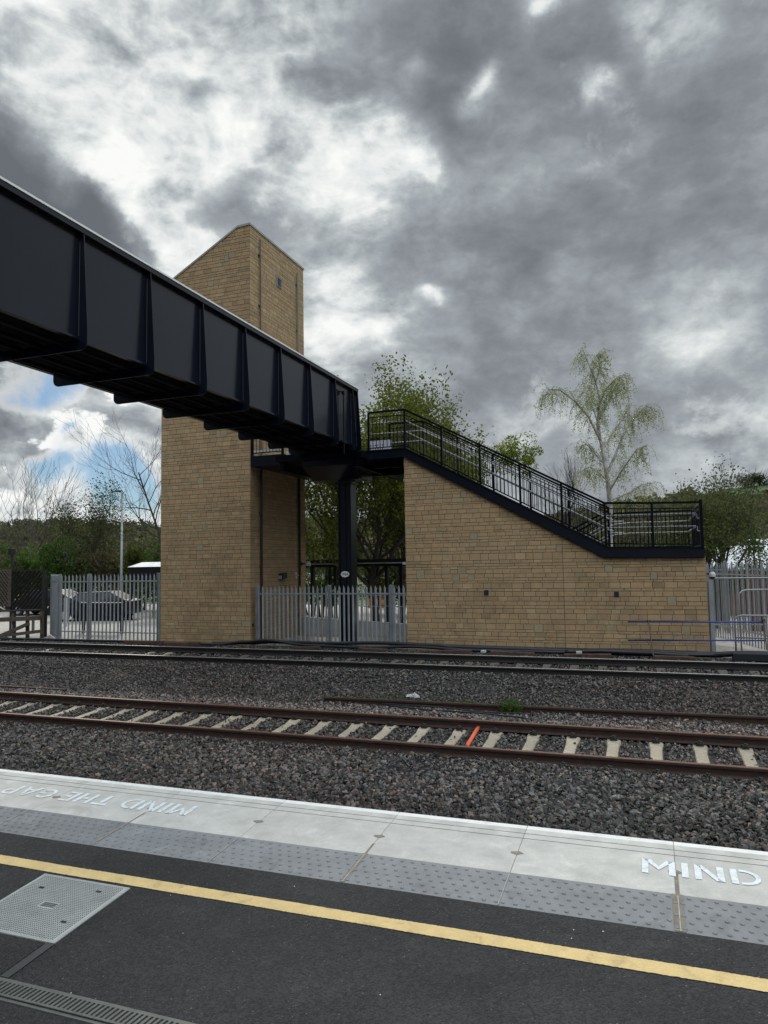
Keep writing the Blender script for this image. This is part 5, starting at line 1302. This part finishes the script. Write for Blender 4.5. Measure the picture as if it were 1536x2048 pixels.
# middle gap, low shrubs
for i, (px_, Y, H, r3, col) in enumerate([(618,34,3.4,(1.5,1.3,1.6),(.055,.085,.02)),(668,33,3.0,(1.3,1.2,1.3),(.05,.09,.02)),(760,36,3.2,(1.6,1.4,1.4),(.04,.06,.02)),(805,35,3.2,(1.4,1.3,1.4),(.045,.07,.02)),(570,36,4.2,(1.6,1.4,1.6),(.05,.07,.02))]):
    bush_tree('shrub', 230+i, gp(px_, Y), H, r3, 2200, .13, col, ['bright green shrub just right of the lift tower, under the canopy','shrub left of the column beneath the canopy','dull shrub right of the column beneath the canopy','dark shrub by the stair wall beneath the canopy','shrub hidden behind the lift tower edge'][i], 'shrubs behind the canopy', trunk_r=.05, cat='shrub')
# right side
make_tree('shrubby_tree', 151, gp(1440, 33), 5.7, 4.2, .15, (.105, .125, .055), 9000, .11, 'broad scrubby tree with twiggy crown right of the stairs', levels=4, nch=(13, 5, 4, 3), up=.25, first=.42, crownfilter=lambda t: t[:, 2] > .35, scatter=.3, minr=.006, trunks=2, fit=fitpx(1440, 33, 945, 85))
make_tree('shrubby_tree', 152, gp(1400, 31), 5.1, 2.6, .10, (.10, .125, .05), 5200, .11, 'twiggy tree directly behind the right railing post', levels=4, nch=(13, 5, 4, 3), up=.35, first=.42, crownfilter=lambda t: t[:, 2] > .35, scatter=.25, minr=.006, fit=fitpx(1400, 31, 985, 60))
rgt = [(1290,46,5.4,(3.0,2.4,2.6),(.105,.105,.060)),(1345,44,5.2,(3.0,2.4,2.8),(.10,.112,.058)),(1420,50,6.0,(3.4,2.8,3.0),(.11,.118,.062)),(1490,48,4.3,(3.0,2.4,2.6),(.095,.108,.062)),(1545,47,4.0,(3.0,2.4,2.6),(.09,.095,.06)),(1240,50,5.2,(2.8,2.4,2.4),(.10,.11,.05)),(1180,52,5.0,(2.8,2.4,2.4),(.10,.11,.05)),(1530,40,3.2,(1.8,1.4,1.4),(.06,.07,.035))]
rl = ['brownish thicket behind the lower railing, left part','olive thicket behind the right half of the lower railing','tall olive thicket right of the railing end','thicket above the white roofs','dull thicket at the right picture edge','thicket at the birch foot','thicket left of the birch foot','small dark bush by the right fence']
for i, (px_, Y, H, r3, col) in enumerate(rgt):
    bush_tree('bushy_tree', 260+i, gp(px_, Y), H, r3, 4500, .19, col, rl[i], 'thickets beyond the stairs', lumps=20)

# weeds by the spare rail
def weeds(cx, cy, cz_, n, R_, h, label, col, seed, cat='weeds', leaves=True, name='weeds'):
    rg = np.random.default_rng(seed); V = []; C = []
    for k in range(n):
        a = rg.uniform(0, 2*math.pi); rr = R_*math.sqrt(rg.uniform()); p = np.array([cx + rr*math.cos(a)*1.5, cy + rr*math.sin(a)*.5, cz_])
        d = np.array([rg.normal()*.4, rg.normal()*.4, 1.0]); d /= np.linalg.norm(d); L = h*rg.uniform(.5, 1.1); w = np.cross(d, (0, 1, 0)); w = w/np.linalg.norm(w)*.006
        q = p + d*L; V += [p-w, p+w, q+w*.3, q-w*.3]; C.append(np.array(col)*rg.uniform(.7, 1.3))
        if leaves:
            for _ in range(4):
                f = p + d*L*rg.uniform(.25, 1); e = rg.standard_normal(3); e /= np.linalg.norm(e); s = np.cross(e, (0, 0, 1)); sz = .028*rg.uniform(.6, 1.5)
                V += [f, f+(e+s)*sz*.5, f+e*sz*1.2, f+(e-s)*sz*.5]; C.append(np.array(col)*rg.uniform(.7, 1.4))
    V = np.array(V); return tag(np_mesh(name, V, np.arange(len(V)).reshape(-1, 4), M['grass'], np.array(C)), label, cat)
q = on_plane(1024, 1424, lambda y: float(bal_z(y)))
weeds(q[0], q[1]-.1, q[2], 110, .13, .30, 'bright green leafy weed beside the spare rail', (.085, .14, .035), 5, 'plant', name='weed_plant')
for (px_, py_, n, R_, h, lab) in ((745, 1402, 140, .75, .16, 'thin grass tufts left of the plastic bag'), (925, 1408, 70, .32, .14, 'grass tuft left of the leafy weed'), (868, 1405, 40, .3, .12, 'small grass tuft right of the plastic bag'), (1490, 1446, 50, .3, .14, 'grass tuft by the spare rail at the right edge'), (640, 1397, 60, .5, .10, 'sparse grass tuft furthest left between the tracks')):
    q = on_plane(px_, py_, lambda y: float(bal_z(y)))
    weeds(q[0], q[1], q[2], n, R_, h, lab, (.085, .13, .04), px_, 'grass', leaves=False, name='grass_tuft')

# ------------------------------------------------------------------ ground, car park, hills
b = MB(); b.add([(-700, 20.9, G0), (700, 20.9, G0), (700, 1500, G0), (-700, 1500, G0)], [(0,1,2,3)]); tag(b.build('ground', M['meadow'], fix=False), kind='structure')
b = MB(); b.add([(-700, -60, -3.3), (700, -60, -3.3), (700, 21.2, -3.3), (-700, 21.2, -3.3)], [(0,1,2,3)]); tag(b.build('lower_ground', M['bed'], fix=False), kind='structure')
b = MB(); b.add([(-48, 20.95, G0+.006), (12, 20.95, G0+.006), (12, 43, G0+.006), (-48, 43, G0+.006)], [(0,1,2,3)]); tag(b.build('car_park', M['paving'], fix=False), kind='structure')

def hill_h(px_):    # crest line of the hills as elevation, read along the horizon
    xs_ = [-900,-300,0,150,320,600,700,900,1100,1250,1350,1450,1536,1700,2400]
    ys_ = [1100,1070,1050,1047,1056,1048,1050,1056,1046,1016,1000,980,968,958,980]
    return np.interp(px_, xs_, ys_)
azs = np.linspace(-900, 2400, 166); rsn = np.linspace(0, 1, 40)
V = []; Fh = []; 
def hill_pt(pxx, t):
    R0_, R1_ = 110.0, 520.0; Y = R0_ + (R1_-R0_)*t
    top = at(pxx, hill_h(pxx), R1_)
    e = .25*t + .75*t*t
    base = at(pxx, 1150, Y); z = G0 + (top[2]-G0)*e
    return np.array([base[0], Y, z])
for i, a in enumerate(azs):
    for j, t in enumerate(rsn):
        p = hill_pt(a, t); p[2] += 1.2*math.sin(p[0]*.02+p[1]*.013)*t*(1-t)*4; V.append(p)
nj = len(rsn)
for i in range(len(azs)-1):
    for j in range(nj-1): Fh.append((i*nj+j, (i+1)*nj+j, (i+1)*nj+j+1, i*nj+j+1))
# far side falls away again
V = np.array(V); o = np_mesh('hill', V, np.array(Fh), M['hillmat'], smooth=True); o['kind'] = 'structure'
o.data.materials.append(M['field'])
def is_field(px_, t):
    if px_ > 1395 and t > .80: return True
    if 560 < px_ < 668 and .36 < t < .62: return True
    return False
for k, poly in enumerate(o.data.polygons):
    i, j = divmod(k, nj-1)
    if is_field((azs[i]+azs[i+1])/2, (rsn[j]+rsn[j+1])/2): poly.material_index = 1
rg = np.random.default_rng(9); Vs, Fs, Cs = [], [], []; nv = 0
for k in range(5200):
    pxx = rg.uniform(-400, 1800); t = rg.uniform(0.02, 1.0)**.8
    if is_field(pxx, t) or (is_field(pxx, t-.05) and t < .9 and rg.uniform() < .6): continue
    if is_field(pxx, t+.03) and pxx < 700 and rg.uniform() < .3: continue
    p = hill_pt(pxx, t); s = rg.uniform(3.2, 6.5); n = 26
    q = rg.standard_normal((n, 3)); q /= np.linalg.norm(q, axis=1, keepdims=True); q[:, 2] = np.abs(q[:, 2])*1.1 - .1
    P = p + q*s*np.array([.62, .62, .85]) + np.array([0, 0, s*.35]) + rg.standard_normal((n, 3))*.35
    base = [(.072, .090, .050), (.105, .10, .068), (.082, .105, .050), (.12, .112, .075)][rg.integers(0, 4)]
    v, f, c = leaf_cards(P, 2.4, np.array(base)*rg.uniform(.8, 1.2), rg, .9)
    Vs.append(v); Fs.append(f + nv); Cs.append(c); nv += len(v)
tag(np_mesh('hillside_woods', np.concatenate(Vs), np.concatenate(Fs), M['leaf'], np.concatenate(Cs)), 'woods covering the far hillsides', 'woodland', kind='stuff')
# two trees on the crest, right
for (px_, H, r3, col, lab) in ((1503, 11, (8.5, 8.5, 6.5), (.085, .095, .07), 'rounded pale bare tree on the right hill crest'), (1530, 8.5, (9, 9, 5), (.03, .055, .02), 'dark green tree beside the pale one on the hill crest')):
    p = hill_pt(px_, .985); bush_tree('hilltop_tree', px_, (p[0], p[1], p[2]-.5), H, r3, 1500, .9, col, lab, trunk_r=.5, lumps=14)

# ------------------------------------------------------------------ beyond the fences
# lamp post
LY = 34.2
q = at(242, 1200, LY); zt = at(243, 984, LY)[2]
r = thing('street_lamp', (q[0], LY, G0), 'tall grey lamp post with a short arm behind the left palisade', 'street lamp')
b = MB(); b.tube([(q[0], LY, G0), (q[0], LY, G0+1.5), (q[0]+.02, LY, zt-.25)], [.10, .085, .055], 10); b.build('pole', M['galvl'], r, smooth=True)
b = MB(); b.tube([(q[0]+.02, LY, zt-.25), (q[0]+.02, LY, zt-.06), (q[0]-.05, LY, zt)], .05, 8); b.tube([(q[0]-.03, LY, zt), (q[0]-.12, LY, zt+.01)], .04, 8); b.build('arm', M['galvl'], r)
b = MB(); b.add([(q[0]-.55, LY-.1, zt+.03), (q[0]-.06, LY-.12, zt-.01), (q[0]-.06, LY+.12, zt-.01), (q[0]-.55, LY+.1, zt+.03), (q[0]-.53, LY-.08, zt+.10), (q[0]-.06, LY-.1, zt+.10), (q[0]-.06, LY+.1, zt+.10), (q[0]-.53, LY+.08, zt+.10)], [(0,3,2,1),(4,5,6,7),(0,1,5,4),(1,2,6,5),(2,3,7,6),(3,0,4,7)]); b.build('lamp_head', M['darktimber'], r)
# dark shelter beside the tower
a = at(257, 1148, 30.0); c = at(345, 1148, 30.0); zt = at(290, 1129, 30.0)[2]
r = thing('shelter', ((a[0]+c[0])/2, 31, G0), 'black shelter with a pale roof edge beside the lift tower', 'shelter')
b = MB(); b.box(a[0], 30, zt-.78, c[0], 32, zt-.12); b.build('fascia', M['shelter'], r)
b = MB(); b.add([(a[0]-.05, 29.95, zt-.12), (c[0], 29.95, zt-.12), (c[0], 32.1, zt-.12), (a[0]-.05, 32.1, zt-.12), (a[0]+.35, 30.6, zt+.12), (c[0], 30.6, zt+.12), (c[0], 32, zt+.12), (a[0]+.35, 32, zt+.12)], [(0,3,2,1),(4,5,6,7),(0,1,5,4),(1,2,6,5),(2,3,7,6),(3,0,4,7)]); b.build('roof', M['roofwhite'], r)
for (x, y) in ((a[0]+.1, 30.1), (a[0]+.1, 31.9), (c[0]-.1, 30.1)):
    b = MB(); b.box(x-.05, y-.05, G0, x+.05, y+.05, zt-.78); b.build('post', M['shelter'], r)
# black board on two posts
a = at(162, 1240, 23.5); c = at(241, 1240, 23.5); z1 = at(200, 1206, 23.5)[2]; z0 = at(200, 1242, 23.5)[2]
r = thing('notice_board', ((a[0]+c[0])/2, 23.5, G0), 'black board on two posts seen through the left palisade', 'board')
b = MB(); b.box(a[0]-.02, 23.47, z0, c[0]+.1, 23.53, z1); b.build('panel', M['shelter'], r)
b = MB(); b.box(a[0]-.02, 23.46, z1+.001, c[0]+.1, 23.54, z1+.03); b.build('top_edge', M['cap'], r)
for x in (a[0], c[0]-.06): b = MB(); b.box(x, 23.54, G0, x+.12, 23.62, z1); b.build('leg', M['shelter'], r)
# cars
def car(cx, cy, label, paint, ang=0.0, s=1.0):
    r = thing('parked_car', (0, 0, 0), label, 'car')
    prof = [(-2.1, .35), (-2.12, .62), (-2.0, .80), (-1.15, .95), (-.55, 1.42), (.95, 1.46), (1.75, 1.05), (2.05, .95), (2.1, .55), (2.05, .32)]
    b = MB(); n = len(prof); vs = []
    for (y, k) in ((-.86, 1), (-.80, 1.0), (.80, 1), (.86, 1)):
        for (x, z) in prof:
            inn = .14 if z > 1.2 else 0.0; yy = y*(1-inn) if abs(y) > .5 else y
            vs.append((x*s, yy*s, z*s))
    fs = [tuple(range(n)), tuple(range(3*n, 4*n))]
    for k in range(3):
        for i in range(n): fs.append((k*n+i, k*n+(i+1) % n, (k+1)*n+(i+1) % n, (k+1)*n+i))
    b.add(vs, fs); b.build('body', M[paint], r, bevel=.04)
    b = MB(); b.add([(-1.10, -.70, .985), (-.60, -.62, 1.40), (-.60, .62, 1.40), (-1.10, .70, .985), (-1.14, -.70, .995), (-.62, -.62, 1.425), (-.62, .62, 1.425), (-1.14, .70, .995)], [(0,1,2,3),(7,6,5,4),(0,4,5,1),(1,5,6,2),(2,6,7,3),(3,7,4,0)]); b.build('windscreen', M['screen'], r)
    for sd in (-1, 1):
        b = MB(); y0 = sd*.872; y1 = sd*.775
        b.add([(-.95, y0, .97), (1.35, y0, .99), (.95, y1, 1.38), (-.52, y1, 1.36), (-.95, y0+sd*.006, .97), (1.35, y0+sd*.006, .99), (.95, y1+sd*.006, 1.38), (-.52, y1+sd*.006, 1.36)], [(0,1,2,3),(7,6,5,4),(0,4,5,1),(1,5,6,2),(2,6,7,3),(3,7,4,0)]); b.build('side_window', M['glass'], r)
        b = MB(); b.box(-2.13, sd*.62-.16, .62, -2.02, sd*.62+.16, .76); b.build('headlight', M['lampglass'], r)
        b = MB(); b.box(-.75, min(sd*.87, sd*1.02), .95, -.62, max(sd*.87, sd*1.02), 1.07); b.build('door_mirror', M[paint], r)
        for wx in (-1.3, 1.3):
            b = MB(); b.tube([(wx, sd*.70, .31), (wx, sd*.88, .31)], .31, 20); w = b.build('wheel', M['rubber'], r)
            b = MB(); b.tube([(wx, sd*.881, .31), (wx, sd*.89, .31)], .19, 14); b.build('rim', M['galv'], w)
    b = MB(); b.box(-2.135, -.26, .42, -2.125, .26, .53); b.build('licence_plate', M['plate'], r)
    r.location = (cx, cy, G0+.006); r.rotation_euler = (0, 0, ang); return r
q = at(192, 1220, 29.5); car(q[0], 29.5, 'black hatchback parked behind the left palisade, bright windscreen', 'carpaint', ang=.35)
q = at(96, 1220, 32.5); car(q[0], 32.5, 'dark car farther left, half hidden by the palisade return', 'carpaint', ang=.2)
b = MB(); q = at(131, 1215, 26); b.box(q[0]-.06, 25.95, G0, q[0]+.08, 26.05, at(131, 1196, 26)[2]); tag(b.build('white_post', M['plastic'], bevel=.01), 'short white post behind the left end of the palisade', 'post')
# lattice fences and timber staging at far left
def lattice(x0, x1, y, z0, z1, label, mt, sp=.16, wide=.035, both=False):
    r = thing('lattice_fence', ((x0+x1)/2, y, z0), label, 'fence')
    b = MB(); b.bar((x0, y, z0), (x0, y, z1), .07, .07, up=(0,1,0)); b.bar((x1, y, z0), (x1, y, z1), .07, .07, up=(0,1,0)); b.bar((x0, y, z1), (x1, y, z1), .06, .06); b.bar((x0, y, z0+.05), (x1, y, z0+.05), .06, .06); b.build('frame', M[mt], r)
    b = MB(); h = z1-z0; 
    for dirn in ((1, -1) if both else (1,)):
        s = x0-h if dirn > 0 else x0
        while s < (x1 if dirn > 0 else x1+h):
            # slat runs from (s,z0) to (s+dir*h,z1), clipped
            ta = max(0, (x0-s)/(dirn*h)) if dirn > 0 else max(0, (s-x1)/h); tb = min(1, (x1-s)/h) if dirn > 0 else min(1, (s-x0)/h)
            if tb-ta > .04: b.bar((s+dirn*h*ta, y+.02*dirn, z0+h*ta), (s+dirn*h*tb, y+.02*dirn, z0+h*tb), .012, wide*1.4, up=(0,1,0) if False else (0,1,0.001))
            s += sp
    b.build('slats', M[mt], r); return r
a = at(22, 1200, 22.4); c = at(86, 1200, 22.4)
lattice(a[0], c[0], 22.4, at(50, 1222, 22.4)[2], at(50, 1141, 22.4)[2], 'black diagonal slat trellis at the far left', 'darktimber', sp=.21, wide=.10)
a = at(-60, 1200, 21.6); c = at(19, 1200, 21.6)
lattice(a[0], c[0], 21.6, at(10, 1213, 21.6)[2], at(10, 1140, 21.6)[2], 'reddish brown lattice panel at the left picture edge', 'timber', sp=.16, wide=.07, both=True)
r = thing('timber_staging', (at(45, 1250, 21)[0], 21, G0), 'broken timber staging of beams and braces at the far left', 'staging')
def beam(pa, pb, w, h, Y, mt='timber', nm='beam'):
    b = MB(); b.bar(at(*pa, Y), at(*pb, Y), w, h); b.build(nm, M[mt], r)
beam((-80, 1243), (80, 1236), .12, .16, 21.0); beam((-80, 1224), (84, 1220), .5, .05, 21.3, 'darktimber', 'deck_board')
beam((0, 1272), (58, 1247), .08, .12, 20.95, nm='brace'); beam((10, 1271), (84, 1262), .08, .12, 20.9, nm='brace'); beam((-70, 1262), (30, 1280), .08, .10, 20.92, nm='brace'); beam((20, 1277), (95, 1281), .06, .06, 20.85, nm='brace')
for x in (-30, 28, 55, 84): beam((x, 1222), (x, 1284), .10, .10, 21.15, nm='post')
b = MB(); p = at(66, 1263, 21.6); b.box(p[0]-.055, 21.58, p[2], p[0]+.055, 21.62, at(66, 1233, 21.6)[2]); b.build('white_post', M['plastic'], r)
p = at(88, 1200, 21.9); b = MB(); b.box(p[0]-.06, 21.85, G0, p[0]+.10, 21.98, at(88, 1150, 21.9)[2]); tag(b.build('fence_post', M['darktimber']), 'dark post between the black trellis and the grey palisade return', 'post')
q = at(22, 1200, 24); zt = at(20, 1097, 24)[2]
r = thing('signal_post', (q[0], 24, G0), 'black boxed signal post above the timber lattice', 'signal')
b = MB(); b.tube([(q[0], 24, G0), (q[0], 24, zt-.1)], .05, 8); b.build('pole', M['rubber'], r)
b = MB(); b.box(q[0]-.13, 23.9, zt-.29, q[0]+.09, 24.1, zt); b.build('box', M['rubber'], r, bevel=.01)

# canopy in the gap between tower and wall
YC = 27.5
a = at(598, 1130, YC); c = at(832, 1130, YC); zt = at(700, 1119, YC)[2]
r = thing('canopy', ((a[0]+c[0])/2, YC+1, G0), 'long low black canopy on thin posts behind the column', 'canopy')
b = MB(); b.box(a[0]-1.5, YC, zt-.14, c[0]+.8, YC+2.4, zt); b.box(a[0]-1.5, YC+.3, zt-.30, c[0]+.8, YC+.42, zt-.17); b.build('roof', M['shelter'], r)
b = MB(); b.box(a[0]-1.5, YC-.02, zt-.19, c[0]+.8, YC+.02, zt-.145); b.build('gutter', M['galv'], r)
for px_ in (625, 671, 774, 840):
    for yy in (YC+.35, YC+2.2)[:2 if px_ in (625, 774) else 1]:
        x = at(px_, 1200, YC+.35)[0]; b = MB(); b.box(x-.06, yy-.06, G0, x+.06, yy+.06, zt-.3); b.build('post', M['shelter'], r)
q = at(809, 1126, YC); b = MB(); b.box(q[0]-.07, YC-.06, q[2]-.06, q[0]+.09, YC-.025, q[2]+.04); b.build('sign_box', M['plate'], r)
# pale ramp wall and tubular rails below the canopy
r = thing('ramp_wall', (at(700, 1250, 25)[0], 25, G0), 'pale concrete ramp edge beyond the middle palisade', 'ramp')
p0 = at(590, 1255, 25.0); p1 = at(830, 1270, 24.0)
b = MB(); b.prism([(p0[0], G0), (p1[0], G0), (p1[0], at(830, 1250, 24.5)[2]), (p0[0], at(590, 1232, 24.5)[2])], 1, 24.5, 24.7); b.build('wall', M['concrete'], r)
for i, (xa, xb) in enumerate(((706, 760), (762, 818))):
    a = at(xa, 1190, 25.6); c = at(xb, 1190, 25.6); z0 = -1.9; r = thing('guard_rail', ((a[0]+c[0])/2, 25.6, z0), ['galvanised guard rail frame right of the column, behind the palisade', 'galvanised guard rail frame by the stair wall, behind the palisade'][i], 'railing', 'guard rails behind the middle palisade')
    b = MB(); za = at(xa, 1189, 25.6)[2]
    b.tube([(a[0], 25.6, G0), (a[0], 25.6, za), (c[0], 25.6, za-.05), (c[0], 25.6, G0)], .024, 8); b.tube([(a[0], 25.6, za-.42), (c[0], 25.6, za-.46)], .02, 8); b.tube([(a[0], 25.55, za-.5), (a[0]+.25, 24.9, G0)], .02, 8); b.build('frame', M['galvl'], r, smooth=True)
    b = MB()
    for k in range(1, 7): x = a[0]+(c[0]-a[0])*k/7; b.tube([(x, 25.6, za-.44), (x, 25.6, G0+.1)], .010, 5)
    b.build('bars', M['galvl'], r, smooth=True)
a = at(735, 1158, 40); c = at(778, 1158, 40); b = MB(); b.box(a[0], 40, G0, c[0], 40.1, a[2]); b.box(a[0]-.05, 39.97, a[2]+.001, c[0]+.05, 40.13, a[2]+.05); tag(b.build('hoarding', M['ochre']), 'orange brown hoarding glimpsed through the middle palisade', 'hoarding')
# pale roofed buildings at the right, and brick wall behind fences
def shed(x0, x1, y0, y1, zw, zr, label, wall='redbrick'):
    r = thing('low_building', ((x0+x1)/2, (y0+y1)/2, G0), label, 'building', 'low pale roofed buildings at the right')
    b = MB(); b.box(x0, y0, G0, x1, y1, zw); b.build('wall', M[wall], r)
    b = MB(); ym = (y0+y1)/2; b.add([(x0-.3, y0-.4, zw), (x1+.3, y0-.4, zw), (x1+.3, ym, zr), (x0-.3, ym, zr), (x0-.3, y1+.4, zw), (x1+.3, y1+.4, zw)] + [(x0-.3, y0-.4, zw-.12), (x1+.3, y0-.4, zw-.12), (x1+.3, ym, zr-.12), (x0-.3, ym, zr-.12), (x0-.3, y1+.4, zw-.12), (x1+.3, y1+.4, zw-.12)],
        [(0,1,2,3), (3,2,5,4), (6,9,8,7), (9,10,11,8), (0,6,7,1), (4,5,11,10), (0,3,9,6), (3,4,10,9), (1,7,8,2), (2,8,11,5)]); b.build('roof', M['roofwhite'], r)
    b = MB()
    for k in range(3): x = x0 + (x1-x0)*(k+.5)/3; b.box(x-.6, y0-.02, G0+1.0, x+.6, y0-.004, min(zw-.4, G0+2.2))
    b.build('window', M['glass'], r)
a = at(1405, 1134, 36.0); shed(a[0], a[0]+6.4, 36.0, 46.0, at(1450, 1137, 36)[2], at(1450, 1092, 41)[2], 'low building with a pale roof just right of the stairs')
a = at(1490, 1140, 48.0); shed(a[0], a[0]+14, 48, 60, at(1520, 1125, 48)[2], at(1520, 1078, 54)[2], 'farther pale roofed building at the right edge')
b = MB(); b.box(3.3, 28.6, G0, 3.75, 28.9, at(1520, 1144, 28.6)[2]); tag(b.build('brick_pier', M['redbrick']), 'dark red brick pier behind the right fences', 'pier')
# trunk by the right fence
make_tree('slender_tree', 171, gp(1518, 30), 4.4, 1.8, .13, (.065, .10, .03), 1500, .10, 'slender leafy tree by the fence at the right edge', levels=4, nch=(8, 4, 3, 3), up=.3, first=.35, scatter=.2, fit=fitpx(1518, 30, 1060, 40))
make_tree('slender_tree', 172, gp(1432, 29.5), 3.1, 1.9, .05, (.065, .10, .03), 350, .09, 'small spindly tree against the pale roof', levels=4, nch=(8, 4, 3, 3), up=.1, first=.45, scatter=.2, fit=fitpx(1432, 29.5, 1095, 40))
